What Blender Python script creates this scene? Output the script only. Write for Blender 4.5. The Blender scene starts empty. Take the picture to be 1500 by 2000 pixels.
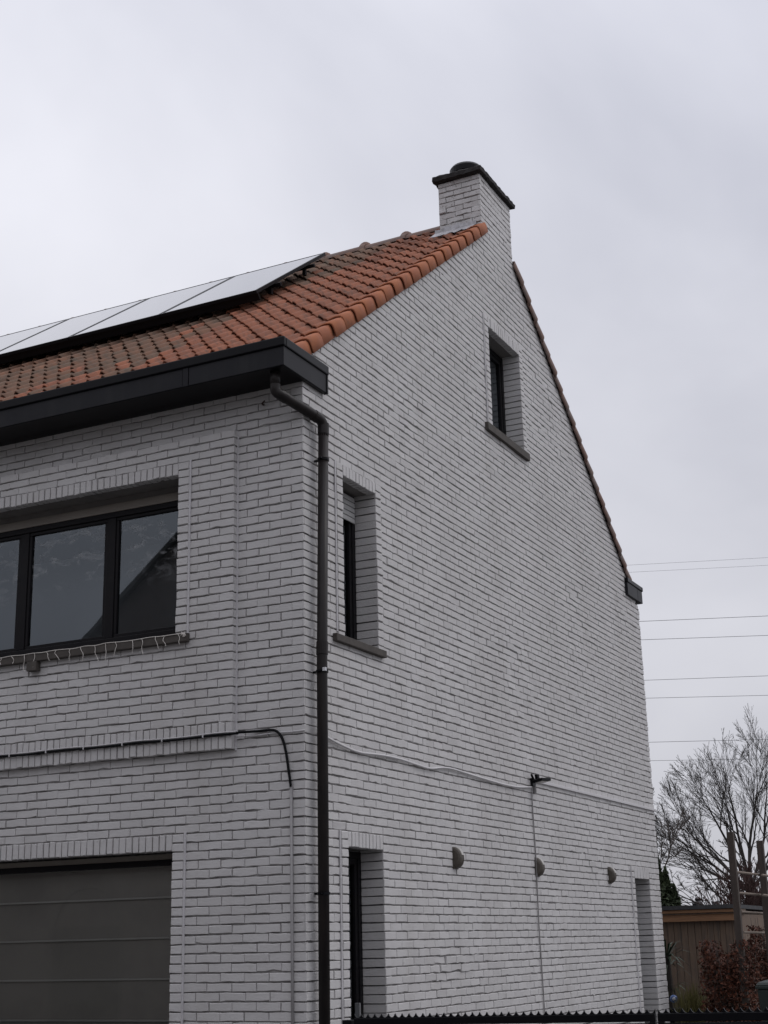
import bpy, math, random
from mathutils import Vector, Matrix
import numpy as np
random.seed(7); rng = np.random.RandomState(7)
S = bpy.context.scene
COL = S.collection

# ------------------------------------------------------------------ camera
FPX = 2790.18; PITCH = 0.293728; AZ = -0.457823; ROLL = -0.0238711
CAM = Vector((5.84519, -10.28913, 1.61796))
fw = Vector((math.cos(PITCH)*math.sin(AZ), math.cos(PITCH)*math.cos(AZ), math.sin(PITCH)))
r0 = Vector((math.cos(AZ), -math.sin(AZ), 0)); u0_ = r0.cross(fw)
RT = r0*math.cos(ROLL)+u0_*math.sin(ROLL); UP = -r0*math.sin(ROLL)+u0_*math.cos(ROLL)
cd = bpy.data.cameras.new('camera'); cam = bpy.data.objects.new('camera', cd); COL.objects.link(cam)
M = Matrix((RT, UP, -fw)).transposed().to_4x4(); M.translation = CAM; cam.matrix_world = M
cd.sensor_width = 36; cd.sensor_fit = 'AUTO'; cd.lens = 36*FPX/2000; cd.clip_end = 3000; cd.clip_start = .1
S.camera = cam
S.render.resolution_x = 768; S.render.resolution_y = 1024
S.render.engine = 'CYCLES'

# ------------------------------------------------------------------ sky, sun, exposure
SUN_AZ = math.radians(62)          # compass-like: 0 = +y, positive towards +x
SUN_EL = math.radians(50)
sd = Vector((math.cos(SUN_EL)*math.sin(SUN_AZ), math.cos(SUN_EL)*math.cos(SUN_AZ), math.sin(SUN_EL)))
W = bpy.data.worlds.new('World'); S.world = W; W.use_nodes = True
nt = W.node_tree; N = nt.nodes; L = nt.links; N.clear()
def nd(t, **k):
    n = N.new(t)
    for a, b in k.items(): setattr(n, a, b)
    return n
out = nd('ShaderNodeOutputWorld'); bg = nd('ShaderNodeBackground'); bg.inputs[1].default_value = 1.0
tc = nd('ShaderNodeTexCoord')
sky = nd('ShaderNodeTexSky', sky_type='NISHITA', sun_disc=False); sky.sun_elevation = SUN_EL; sky.sun_rotation = SUN_AZ
sep = nd('ShaderNodeSeparateXYZ'); L.new(tc.outputs['Generated'], sep.inputs[0])
mapp = nd('ShaderNodeMapping'); mapp.inputs['Scale'].default_value = (1, 1, 1.9); mapp.inputs['Rotation'].default_value = (.25, .1, .4); mapp.inputs['Location'].default_value = (2.1, 4.9, 3.3)
L.new(tc.outputs['Generated'], mapp.inputs[0])
n1 = nd('ShaderNodeTexNoise'); n1.inputs['Scale'].default_value = 1.15; n1.inputs['Detail'].default_value = 6; n1.inputs['Roughness'].default_value = .5; n1.inputs['Distortion'].default_value = .35
L.new(mapp.outputs[0], n1.inputs[0])
cr = nd('ShaderNodeValToRGB'); cr.color_ramp.elements[0].position = .33; cr.color_ramp.elements[1].position = .67
cr.color_ramp.elements[0].color = (.66, .672, .71, 1); cr.color_ramp.elements[1].color = (1.14, 1.14, 1.135, 1)
L.new(n1.outputs[0], cr.inputs[0])
# elevation: overcast sky, darker towards the horizon
er = nd('ShaderNodeValToRGB'); er.color_ramp.interpolation = 'LINEAR'      # CIE overcast: zenith three times the horizon
er.color_ramp.elements[0].position = 0; er.color_ramp.elements[0].color = (.53, .53, .575, 1)
er.color_ramp.elements[1].position = 1; er.color_ramp.elements[1].color = (1.34, 1.345, 1.44, 1)
L.new(sep.outputs[2], er.inputs[0])
# veiled sun: broad brightening around its direction
dt = nd('ShaderNodeVectorMath', operation='DOT_PRODUCT'); dt.inputs[1].default_value = sd; L.new(tc.outputs['Generated'], dt.inputs[0])
mr = nd('ShaderNodeMapRange', interpolation_type='SMOOTHSTEP'); mr.inputs[1].default_value = .35; mr.inputs[2].default_value = 1.0; mr.inputs[3].default_value = .97; mr.inputs[4].default_value = 1.12
L.new(dt.outputs['Value'], mr.inputs[0])
m1 = nd('ShaderNodeMixRGB', blend_type='MULTIPLY'); m1.inputs[0].default_value = 1; L.new(cr.outputs[0], m1.inputs[1]); L.new(er.outputs[0], m1.inputs[2])
m2 = nd('ShaderNodeVectorMath', operation='SCALE'); L.new(m1.outputs[0], m2.inputs[0]); L.new(mr.outputs[0], m2.inputs[3])
sk = nd('ShaderNodeVectorMath', operation='SCALE'); sk.inputs[3].default_value = .05; L.new(sky.outputs[0], sk.inputs[0])
mx = nd('ShaderNodeMixRGB'); mx.inputs[0].default_value = .06; L.new(m2.outputs[0], mx.inputs[1]); L.new(sk.outputs[0], mx.inputs[2])
L.new(mx.outputs[0], bg.inputs[0]); L.new(bg.outputs[0], out.inputs[0])
sl = bpy.data.lights.new('sun', 'SUN'); sl.energy = .5; sl.angle = math.radians(25); sl.color = (1, .97, .93)
so = bpy.data.objects.new('sun', sl); COL.objects.link(so); so.rotation_euler = sd.to_track_quat('Z', 'Y').to_euler(); so.location = sd*40
S.view_settings.view_transform = 'Standard'; S.view_settings.look = 'None'; S.view_settings.gamma = 1; S.view_settings.exposure = 0.0
S.view_settings.use_curve_mapping = False

# ------------------------------------------------------------------ materials
def mat(name, col, rough=.6, var=0.0, nscale=8, ncol=None, namt=0.0, bump=0.0, bscale=60, spec=.5, metal=0, stretch=None, bdist=.003, n2=None, streak=None):
    """col base; var = per-piece tone spread; ncol mixed in by noise (amount namt)"""
    m = bpy.data.materials.new(name); m.use_nodes = True; t = m.node_tree; n = t.nodes; l = t.links
    b = n['Principled BSDF']; b.inputs['Roughness'].default_value = rough; b.inputs['Metallic'].default_value = metal
    b.inputs['Specular IOR Level'].default_value = spec
    geo = n.new('ShaderNodeNewGeometry'); c = n.new('ShaderNodeRGB'); c.outputs[0].default_value = (*col, 1); cur = c.outputs[0]
    pos = geo.outputs['Position']
    if stretch:
        mp = n.new('ShaderNodeMapping'); mp.inputs['Scale'].default_value = stretch; l.new(pos, mp.inputs[0]); pos = mp.outputs[0]
    def noise(scale, det=6, rg=.6):
        x = n.new('ShaderNodeTexNoise'); x.inputs['Scale'].default_value = scale; x.inputs['Detail'].default_value = det; x.inputs['Roughness'].default_value = rg
        l.new(pos, x.inputs[0]); return x.outputs[0]
    def mixin(cur, colr, scale, amt, lo=.42, hi=.68):
        r = n.new('ShaderNodeMapRange'); r.inputs[1].default_value = lo; r.inputs[2].default_value = hi; r.inputs[4].default_value = amt
        l.new(noise(scale), r.inputs[0])
        x = n.new('ShaderNodeMixRGB'); l.new(r.outputs[0], x.inputs[0]); l.new(cur, x.inputs[1]); x.inputs[2].default_value = (*colr, 1); return x.outputs[0]
    if ncol: cur = mixin(cur, ncol, nscale, namt)
    if n2: cur = mixin(cur, n2[0], n2[1], n2[2], *(n2[3:] if len(n2) > 3 else (.5, .7)))
    if streak:          # run-off marks: noise drawn out along z
        mp2 = n.new('ShaderNodeMapping'); mp2.inputs['Scale'].default_value = streak[1]; l.new(geo.outputs['Position'], mp2.inputs[0])
        sx = n.new('ShaderNodeTexNoise'); sx.inputs['Scale'].default_value = 1; sx.inputs['Detail'].default_value = 5; sx.inputs['Roughness'].default_value = .6; l.new(mp2.outputs[0], sx.inputs[0])
        sr = n.new('ShaderNodeMapRange'); sr.inputs[1].default_value = .50; sr.inputs[2].default_value = .72; sr.inputs[4].default_value = streak[2]; l.new(sx.outputs[0], sr.inputs[0])
        sm = n.new('ShaderNodeMixRGB'); l.new(sr.outputs[0], sm.inputs[0]); l.new(cur, sm.inputs[1]); sm.inputs[2].default_value = (*streak[0], 1); cur = sm.outputs[0]
    if var:
        r = n.new('ShaderNodeMapRange'); r.inputs[3].default_value = 1-var; r.inputs[4].default_value = 1+var; l.new(geo.outputs['Random Per Island'], r.inputs[0])
        x = n.new('ShaderNodeVectorMath'); x.operation = 'SCALE'; l.new(cur, x.inputs[0]); l.new(r.outputs[0], x.inputs[3]); cur = x.outputs[0]
    l.new(cur, b.inputs['Base Color'])
    if bump:
        bp = n.new('ShaderNodeBump'); bp.inputs['Strength'].default_value = bump; bp.inputs['Distance'].default_value = bdist
        l.new(noise(bscale), bp.inputs['Height']); l.new(bp.outputs[0], b.inputs['Normal'])
    return m
MT = {}
MT['paint'] = mat('white_paint', (.55, .536, .530), .6, var=.025, nscale=1.1, ncol=(.48, .465, .457), namt=.65, bump=.9, bscale=55, spec=.35, n2=((.36, .335, .315), 14, .35, .60, .80), bdist=.006, streak=((.40, .38, .36), (2.6, 2.6, .16), .30))
MT['paint_flaky'] = mat('flaking_paint', (.56, .545, .54), .65, var=.03, nscale=6, ncol=(.42, .405, .395), namt=.6, bump=.9, bscale=45, spec=.3, n2=((.14, .115, .10), 26, .85, .60, .70), bdist=.006)
MT['mortar'] = mat('painted_mortar', (.40, .385, .39), .85, nscale=5, ncol=(.16, .15, .15), namt=.9, bump=.6, bscale=90, spec=.2)
MT['bed'] = mat('soiled_mortar', (.22, .21, .205), .9, nscale=9, ncol=(.48, .465, .46), namt=.75, bump=.6, bscale=90, spec=.2)
MT['caulk'] = mat('caulk', (.58, .565, .575), .6, nscale=6, ncol=(.45, .435, .44), namt=.5)
MT['tile'] = mat('terracotta', (.265, .098, .054), .82, var=.26, nscale=2.6, ncol=(.165, .07, .045), namt=.85, bump=.6, bscale=45, spec=.3, n2=((.075, .050, .038), 13, .75, .48, .72))
MT['tile_old'] = mat('weathered_terracotta', (.175, .092, .060), .88, var=.28, nscale=2.3, ncol=(.115, .088, .066), namt=.95, bump=.7, bscale=45, spec=.25, n2=((.075, .06, .048), 9, .7, .45, .72))
MT['ridge'] = mat('ridge_clay', (.20, .125, .10), .85, var=.12, nscale=5, ncol=(.19, .165, .155), namt=.9, bump=.6, bscale=40)
MT['verge'] = mat('verge_terracotta', (.34, .118, .052), .78, var=.14, nscale=4, ncol=(.28, .10, .06), namt=.7, bump=.5, bscale=45, spec=.3, n2=((.12, .075, .055), 14, .5, .55, .8))
MT['black'] = mat('black_trim', (.005, .005, .0065), .35, nscale=3, ncol=(.008, .008, .009), namt=.6, spec=.12)
MT['fascia'] = mat('fascia_panel', (.014, .014, .017), .45, nscale=2, ncol=(.020, .020, .023), namt=.8, spec=.13, streak=((.03, .03, .03), (5, 5, .6), .5))
MT['frame'] = mat('window_frame', (.008, .0075, .009), .4, nscale=10, ncol=(.013, .011, .011), namt=.5, spec=.13)
MT['pipe'] = mat('pipe_pvc', (.016, .0135, .0135), .42, nscale=3, ncol=(.028, .023, .021), namt=.7, spec=.2, stretch=(6, 6, 1.2))
MT['sill'] = mat('bluestone', (.055, .047, .041), .8, nscale=14, ncol=(.085, .074, .064), namt=.7, bump=.4, bscale=80)
MT['slab'] = mat('chimney_slab', (.022, .019, .019), .95, nscale=22, ncol=(.010, .009, .009), namt=.9, bump=1, bscale=40, bdist=.01)
MT['lead'] = mat('lead_flashing', (.42, .41, .43), .55, nscale=14, ncol=(.18, .17, .17), namt=.8, bump=.8, bscale=18, bdist=.01)
MT['steel'] = mat('galvanised', (.35, .35, .36), .4, metal=.7)
MT['brass'] = mat('weathered_bronze', (.065, .054, .043), .55, nscale=20, ncol=(.11, .097, .082), namt=.6, spec=.4)
MT['lens'] = mat('lamp_lens', (.42, .40, .37), .35, nscale=30, ncol=(.25, .23, .20), namt=.5)
MT['cable_w'] = mat('white_cable', (.55, .535, .54), .5)
MT['cable_g'] = mat('grey_conduit', (.26, .25, .25), .5, nscale=8, ncol=(.18, .17, .17), namt=.6)
MT['cable_b'] = mat('black_cable', (.006, .006, .007), .5, spec=.1)
MT['shutter'] = mat('shutter_slat', (.42, .415, .41), .5, var=.03)
MT['beige'] = mat('shutter_box', (.25, .225, .195), .55, nscale=4, ncol=(.19, .17, .15), namt=.5)
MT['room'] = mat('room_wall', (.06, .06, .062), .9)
MT['blind'] = mat('roman_blind', (.40, .385, .36), .9, nscale=1.2, ncol=(.27, .265, .25), namt=.6)
MT['hem'] = mat('blind_hem', (.60, .60, .58), .8)
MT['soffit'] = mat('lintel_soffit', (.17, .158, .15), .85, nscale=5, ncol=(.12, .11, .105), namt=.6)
MT['curtain'] = mat('curtain', (.42, .42, .43), .9)
MT['panel_frame'] = mat('panel_frame', (.010, .010, .012), .4, spec=.15)
MT['cell'] = mat('solar_glass', (.02, .021, .028), .08, spec=.95)
MT['cell'].node_tree.nodes['Principled BSDF'].inputs['Coat Weight'].default_value = .6; MT['cell'].node_tree.nodes['Principled BSDF'].inputs['Coat Roughness'].default_value = .05
MT['wood'] = mat('old_boards', (.15, .105, .075), .85, var=.4, nscale=2.5, ncol=(.075, .062, .054), namt=.8, bump=.5, bscale=12, stretch=(9, 9, .8))
MT['wood_new'] = mat('pine_fascia', (.34, .185, .10), .75, nscale=3, ncol=(.21, .11, .06), namt=.7, stretch=(1, 8, 12))
MT['post'] = mat('weathered_post', (.065, .05, .042), .85, nscale=3, ncol=(.04, .032, .028), namt=.8, bump=.5, bscale=14, stretch=(7, 7, .7))
MT['rung'] = mat('grey_rung', (.22, .18, .15), .85)
MT['stake'] = mat('fresh_pine', (.46, .34, .20), .7)
MT['felt'] = mat('roof_felt', (.045, .046, .05), .9, nscale=8, ncol=(.07, .07, .07), namt=.6)
MT['bark'] = mat('bark', (.030, .025, .022), .95, nscale=4, ncol=(.05, .043, .037), namt=.6)
MT['bark2'] = mat('twig_bark', (.085, .070, .062), .95, nscale=4, ncol=(.06, .05, .045), namt=.6)
MT['redtwig'] = mat('red_twigs', (.060, .032, .028), .95)
MT['beech'] = mat('beech_leaf', (.095, .030, .014), .75, var=.55, nscale=3, ncol=(.05, .017, .010), namt=.7)
MT['conifer'] = mat('conifer_leaf', (.028, .040, .018), .8, var=.45, nscale=2, ncol=(.04, .055, .02), namt=.6)
MT['palm'] = mat('palm_leaf', (.022, .035, .017), .6, var=.3)
MT['grassy'] = mat('yellow_grass', (.11, .10, .028), .8, var=.4)
MT['bin'] = mat('bin_plastic', (.012, .019, .016), .45, nscale=4, ncol=(.02, .028, .024), namt=.5)
MT['blue'] = mat('blue_glaze', (.04, .10, .28), .25)
MT['white'] = mat('white_glaze', (.60, .60, .62), .3)
MT['hose'] = mat('green_hose', (.02, .12, .05), .4)
MT['ground'] = mat('paving', (.12, .118, .115), .9, nscale=.6, ncol=(.09, .088, .086), namt=.7, bump=.4, bscale=30)
MT['farbrick'] = mat('dark_brick', (.13, .10, .088), .85, nscale=2, ncol=(.10, .08, .07), namt=.7)
MT['farroof'] = mat('dark_roof', (.08, .078, .075), .8, nscale=3, ncol=(.06, .06, .06), namt=.6)
MT['wire'] = mat('aluminium_wire', (.16, .16, .17), .6)
MT['rust'] = mat('rust', (.045, .025, .02), .9)
MT['string'] = mat('string_wire', (.70, .66, .61), .5)
MT['wood_mass'] = mat('far_wood', (.055, .052, .055), 1)
def glass(name, tint, refl=1.0, mottle=0.0):
    m = bpy.data.materials.new(name); m.use_nodes = True; t = m.node_tree; n = t.nodes; l = t.links; n.clear()
    o = n.new('ShaderNodeOutputMaterial'); tr = n.new('ShaderNodeBsdfTransparent'); tr.inputs[0].default_value = (*tint, 1)
    g = n.new('ShaderNodeBsdfGlossy'); g.inputs['Roughness'].default_value = .012; g.inputs[0].default_value = (.86, .94, 1.0, 1)
    f = n.new('ShaderNodeFresnel'); f.inputs[0].default_value = 1.5
    mu = n.new('ShaderNodeMath'); mu.operation = 'MULTIPLY'; mu.inputs[1].default_value = refl; l.new(f.outputs[0], mu.inputs[0]); mu.use_clamp = True
    geo = n.new('ShaderNodeNewGeometry'); no = n.new('ShaderNodeTexNoise'); no.inputs['Scale'].default_value = .8; l.new(geo.outputs['Position'], no.inputs[0])
    bp = n.new('ShaderNodeBump'); bp.inputs['Strength'].default_value = .06; bp.inputs['Distance'].default_value = .02; l.new(no.outputs[0], bp.inputs['Height']); l.new(bp.outputs[0], g.inputs['Normal'])
    mx = n.new('ShaderNodeMixShader'); l.new(mu.outputs[0], mx.inputs[0]); l.new(tr.outputs[0], mx.inputs[1]); l.new(g.outputs[0], mx.inputs[2])
    last = mx.outputs[0]
    if mottle:      # patchy pale mottling over the upper part of the pane
        d = n.new('ShaderNodeBsdfDiffuse'); d.inputs[0].default_value = (.45, .46, .47, 1)
        n2 = n.new('ShaderNodeTexNoise'); n2.inputs['Scale'].default_value = 5; n2.inputs['Detail'].default_value = 8; n2.inputs['Roughness'].default_value = .72; n2.inputs['Distortion'].default_value = .6
        mp = n.new('ShaderNodeMapping'); mp.inputs['Scale'].default_value = (1, 1, 1.6); l.new(geo.outputs['Position'], mp.inputs[0]); l.new(mp.outputs[0], n2.inputs[0])
        r = n.new('ShaderNodeMapRange'); r.inputs[1].default_value = .50; r.inputs[2].default_value = .72; r.inputs[4].default_value = mottle; l.new(n2.outputs[0], r.inputs[0])
        sz = n.new('ShaderNodeSeparateXYZ'); l.new(geo.outputs['Position'], sz.inputs[0]); rz_ = n.new('ShaderNodeMapRange'); rz_.inputs[1].default_value = 4.82; rz_.inputs[2].default_value = 5.12; l.new(sz.outputs[2], rz_.inputs[0]); mm = n.new('ShaderNodeMath'); mm.operation = 'MULTIPLY'; l.new(r.outputs[0], mm.inputs[0]); l.new(rz_.outputs[0], mm.inputs[1])
        m3 = n.new('ShaderNodeMixShader'); l.new(mm.outputs[0], m3.inputs[0]); l.new(last, m3.inputs[1]); l.new(d.outputs[0], m3.inputs[2]); last = m3.outputs[0]
    l.new(last, o.inputs[0]); return m
MT['pane'] = glass('pane_upper', (.55, .58, .60), 2.4, .6)
MT['pane_clear'] = glass('pane_clear', (.90, .90, .89), 1.5, 0)

# ------------------------------------------------------------------ helpers
class MB:
    def __init__(s): s.v = []; s.f = []
    def add(s, v, f):
        o = len(s.v); s.v += [tuple(p) for p in v]; s.f += [tuple(i+o for i in q) for q in f]; return s
    def box(s, a, b):
        x0, x1 = sorted((a[0], b[0])); y0, y1 = sorted((a[1], b[1])); z0, z1 = sorted((a[2], b[2]))
        return s.add([(x0,y0,z0),(x1,y0,z0),(x1,y1,z0),(x0,y1,z0),(x0,y0,z1),(x1,y0,z1),(x1,y1,z1),(x0,y1,z1)],
              [(0,3,2,1),(4,5,6,7),(0,1,5,4),(1,2,6,5),(2,3,7,6),(3,0,4,7)])
    def tube(s, pts, r, n=8, cap=True):
        pts = [Vector(p) for p in pts]; rr = r if isinstance(r, (list, tuple)) else [r]*len(pts)
        base = len(s.v); prev = None
        for i, p in enumerate(pts):
            d = (pts[min(i+1, len(pts)-1)]-pts[max(i-1, 0)])
            d = d.normalized() if d.length > 1e-9 else Vector((0,0,1))
            a = prev if prev is not None else (Vector((1,0,0)) if abs(d.x) < .8 else Vector((0,1,0)))
            a = (a-d*a.dot(d)).normalized(); prev = a; b = d.cross(a)
            for k in range(n):
                t = 2*math.pi*k/n; s.v.append(tuple(p+(a*math.cos(t)+b*math.sin(t))*rr[i]))
        for i in range(len(pts)-1):
            for k in range(n):
                q = base+i*n; s.f.append((q+k, q+(k+1) % n, q+n+(k+1) % n, q+n+k))
        if cap:
            s.f.append(tuple(base+k for k in range(n))[::-1]); q = base+(len(pts)-1)*n; s.f.append(tuple(q+k for k in range(n)))
        return s
    def obj(s, name, m, parent=None, smooth=False, bevel=0):
        me = bpy.data.meshes.new(name); me.from_pydata(s.v, [], s.f); me.materials.append(MT[m] if isinstance(m, str) else m)
        if smooth: me.polygons.foreach_set('use_smooth', [True]*len(me.polygons))
        me.update(); o = bpy.data.objects.new(name, me); COL.objects.link(o)
        if parent: o.parent = parent
        if bevel:
            b = o.modifiers.new('bevel', 'BEVEL'); b.width = bevel; b.segments = 2; b.limit_method = 'ANGLE'
        return o
def empty(name, loc=(0,0,0)):
    o = bpy.data.objects.new(name, None); COL.objects.link(o); o.location = loc; o.empty_display_size = .2; return o
def tag(o, label=None, cat=None, group=None, kind=None):
    if label: o['label'] = label
    if cat: o['category'] = cat
    if group: o['group'] = group
    if kind: o['kind'] = kind
    return o
def box(name, a, b, m, parent=None, bevel=0): return MB().box(a, b).obj(name, m, parent, bevel=bevel)
def smooth_path(pts, n=6):
    P = [Vector(p) for p in pts]; P = [P[0]*2-P[1]]+P+[P[-1]*2-P[-2]]; o = []
    for i in range(1, len(P)-2):
        for k in range(n):
            t = k/n; a, b, c, d = P[i-1:i+3]
            o.append(.5*((2*b)+(c-a)*t+(2*a-5*b+4*c-d)*t*t+(3*b-a-3*c+d)*t**3))
    o.append(P[-2]); return o
def pix(px, py, D):            # a point of the place, at depth D metres in front of the viewpoint
    return CAM+(RT*((px-750)/FPX)+UP*((1000-py)/FPX)+fw)*D

# ------------------------------------------------------------------ ground
g = MB().add([(-400,-400,0),(400,-400,0),(400,500,0),(-400,500,0)], [(0,1,2,3)]).obj('ground', 'ground'); tag(g, kind='structure')

# ------------------------------------------------------------------ house
house = empty('brick_house', (0,0,0)); tag(house, 'white painted brick house with orange tiled roof, black gutter and chimney at its gable', 'house')
C_ = .075; P_ = .2315
BR = []     # every brick: dict(wall, frame, ranges ...)
FRAMES = {'front_wall': lambda u, z, n: (-u, -n, z), 'gable_wall': lambda u, z, n: (n, u, z), 'chimney': lambda u, z, n: (-u, 4.48-n, z)}
FLIP = {'front_wall': True, 'gable_wall': False, 'chimney': True}
back = {k: MB() for k in FRAMES}
def quadp(mb, w, pts):
    v = [FRAMES[w](*p) for p in pts]; q = [(0,1,2,3)] if not FLIP[w] else [(3,2,1,0)]; mb.add(v, q)
def brick_geo(w, u0, u1, z0, z1, n, depth, dl=None, dr=None, rough=1.0):
    """rounded, slightly irregular brick; open at the back, bedded in the wall"""
    b = .0032*random.uniform(.8, 1.6); dl = depth if dl is None else dl; dr = depth if dr is None else dr
    nu = max(2, min(5, int((u1-u0)/.06)+1)); nz = 2 if (z1-z0) < .1 else 3
    us = [u0, u0]+[u0+b+(u1-u0-2*b)*i/(nu-1) for i in range(nu)]+[u1, u1]
    zs = [z0, z0]+[z0+b+(z1-z0-2*b)*i/(nz-1) for i in range(nz)]+[z1, z1]
    nc, nr = len(us), len(zs); tu, tz, tn = random.gauss(0, .0006*rough), random.gauss(0, .0007*rough), random.gauss(0, .0018*rough)
    zo = random.gauss(0, .0009*rough); zb = [zo+random.gauss(0, .0019*rough) for _ in us]; zt = [zo+random.gauss(0, .0017*rough) for _ in us]
    if random.random() < .16:      # a chipped edge
        k_ = random.randrange(2, len(us)-1); (zb if random.random() < .7 else zt)[k_] += (.008 if random.random() < .6 else -.005)*random.uniform(.6, 1.2)
    ul, ur = random.gauss(0, .0016), random.gauss(0, .0016)
    fr = FRAMES[w]; v = []
    for j in range(nr):
        for i in range(nc):
            u, z = us[i], zs[j]; ou = i in (0, nc-1); oz = j in (0, nr-1); bu = i in (1, nc-2); bz = j in (1, nr-2)
            fu = (u-u0)/(u1-u0)*2-1; fz = (z-z0)/(z1-z0)*2-1
            base = n+tn+tu*fu+tz*fz
            if ou: d = -(dl if i == 0 else dr)+n
            elif oz: d = -depth+n
            elif bu or bz: d = base-b*random.uniform(.8, 1.3)
            else: d = base+random.gauss(0, .0004*rough)
            z += zb[i] if j < nr/2 else zt[i]; u += ul if i < nc/2 else ur
            v.append(fr(u, z, d))
    f = []
    for j in range(nr-1):
        for i in range(nc-1):
            if (i in (0, nc-2)) and (j in (0, nr-2)): continue
            q = (j*nc+i, j*nc+i+1, (j+1)*nc+i+1, (j+1)*nc+i); f.append(q if not FLIP[w] else q[::-1])
    return v, f
def put(w, u0, u1, z0, z1, n, depth=.03, dl=None, dr=None, rough=1.0): BR.append((w, u0, u1, z0, z1, n, depth, dl, dr, rough))
def sub(iv, cuts):
    for a, b in cuts:
        o = []
        for x, y in iv:
            if b <= x or a >= y: o.append((x, y))
            else:
                if a > x: o.append((x, a))
                if b < y: o.append((b, y))
        iv = o
    return iv
BED = .0112; HEAD = .0048; REC = .015
def fill(w, u0, u1, z0, z1, n, holes, clip=None, corner=None, depth=.03, edge_depth=None):
    i = int(round(z0/C_))
    while i*C_ < z1-1e-6:
        a, b = i*C_, min((i+1)*C_, z1)
        lo, hi = (u0, u1)
        if clip:
            lo = max(lo, clip(b)[0]); hi = min(hi, clip(b)[1])
        if hi-lo < .02: i += 1; continue
        cuts = [(h[0], h[1]) for h in holes if h[2] < b-.01 and h[3] > a+.01]
        for x, y in sub([(lo, hi)], cuts):
            quadp(back[w], w, [(x, a, n-REC), (y, a, n-REC), (y, b, n-REC), (x, b, n-REC)])
            ev = (i % 2 == 0)
            xs = x
            off = .116 if (ev == (w == 'front_wall')) else 0.0
            at_corner = corner and abs(x-u0) < 1e-6 and u0 == 0
            js = []; k = math.floor((x-off)/P_)
            while off+k*P_ < y:
                p = off+k*P_
                p += random.gauss(0, .006)
                if p > x+.035 and p < y-.035: js.append(p)
                k += 1
            if at_corner and off > 0:      # this piece is the end of the brick laid along the other wall
                js = [j for j in js if j > .12]; xs = .116
            e = [xs]+js+[y]
            for q in range(len(e)-1):
                first = (q == 0); last = (q == len(e)-2)
                g0 = 0 if (first and xs == x) else HEAD/2*random.uniform(.5, 1.8); g1 = 0 if last else HEAD/2*random.uniform(.5, 1.8)
                dl = (.116 if (at_corner and off == 0 and first) else (edge_depth if (first and edge_depth) else None))
                dr = edge_depth if (last and edge_depth) else None
                um, zm = (e[q]+e[q+1])/2, (a+b)/2
                ro = 1+.55*max(0, math.sin(um*.9+zm*1.3+.6)*math.sin(um*1.7-zm*.8)); nn = n
                if w == 'gable_wall' and (um-2.75)**2/.20+(zm-1.40)**2/.028 < 1: nn += random.choice((-.003, .004, .006)); ro = 1.9   # patched spot
                if w == 'chimney' and zm < 10.4: ro = 2.6
                put(w, e[q]+g0, e[q+1]-g1, a+BED/2, b-BED/2, nn, depth, dl, dr, ro)
        i += 1
def surround(w, u0, u1, z0, head, top, n, depth, cw=.112, left_only=False):
    """stacked header columns and a soldier lintel, proud of the wall"""
    i = int(round(z0/C_))
    while i*C_ < top-1e-6:
        a, b = i*C_, min((i+1)*C_, top)
        for s in (0, 1):
            x, y = (u0-cw, u0) if s == 0 else (u1, u1+cw)
            quadp(back[w], w, [(x+.004, a, n-REC), (y-.004, a, n-REC), (y-.004, b, n-REC), (x+.004, b, n-REC)])
            put(w, x, y, a+BED/2, b-BED/2, n, depth)
        i += 1
    m = max(2, round((u1-u0)/.0695)); st = (u1-u0)/m
    quadp(back[w], w, [(u0, head+.01, n-REC), (u1, head+.01, n-REC), (u1, top, n-REC), (u0, top, n-REC)])
    SOLD.append([])
    for k in range(m): SOLD[-1].append((w, u0+k*st+.0055, u0+(k+1)*st-.0055, head, top-.006, n, .09, None, None, .8))
SOLD = []
# openings  (u0,u1,z0,head,top)
FU = (1.25, 4.60, 4.20, 5.735, 5.85); FL = (1.285, 4.60, .90, 2.415, 2.55)
GW1 = (.695, 1.36, 4.20, 5.74, 5.85); GW2 = (4.495, 5.51, 7.35, 8.715, 8.85); GD1 = (.695, 1.36, .0, 2.42, 2.55); GD2 = (8.87, 9.55, .0, 2.39, 2.55)
cwid = .112
hole = lambda o: (o[0]-cwid, o[1]+cwid, o[2], o[4])
PX = .672; PZ0, PZ1 = 3.225, 6.075; PN = .065
fill('front_wall', 0, 9.5, 0, 6.6, 0, [hole(FL), (PX, 5.3, PZ0, PZ1)], corner=True)
fill('front_wall', PX, 5.3, 3.45, PZ1, PN, [hole(FU)], depth=.085, edge_depth=.085)
for z0, z1, dn in ((3.338, 3.446, .0), (3.225, 3.330, -.006)):
    m = 66; st = (5.3-PX)/m; SOLD.append([])
    quadp(back['front_wall'], 'front_wall', [(PX+.003, z0, PN-REC), (5.297, z0, PN-REC), (5.297, 3.45, PN-REC), (PX+.003, 3.45, PN-REC)] if dn == 0 else
          [(PX+.003, z0+.003, PN-REC-.003), (5.297, z0+.003, PN-REC-.003), (5.297, z1+.012, PN-REC-.003), (PX+.003, z1+.012, PN-REC-.003)])
    for k in range(m): SOLD[-1].append(('front_wall', PX+k*st+.0045, PX+(k+1)*st-.0045, z0, z1, PN+dn, .09, None, None, 1.2))
surround('front_wall', *FU, PN+.022, .30); surround('front_wall', *FL, .022, .26)
RL = lambda z: (z-6.70)/.735; RR = lambda z: 5.95+(9.66-z)/.80
def gclip(z):
    if z <= 10.03: a, b = RL(z), RR(z)
    else: a, b = 4.48, 5.50
    if z > 9.4: a, b = min(a, 4.48), max(b, 5.50)
    return (max(a, 0) if z > 6.7 else 0, min(b, 10.11))
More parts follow.
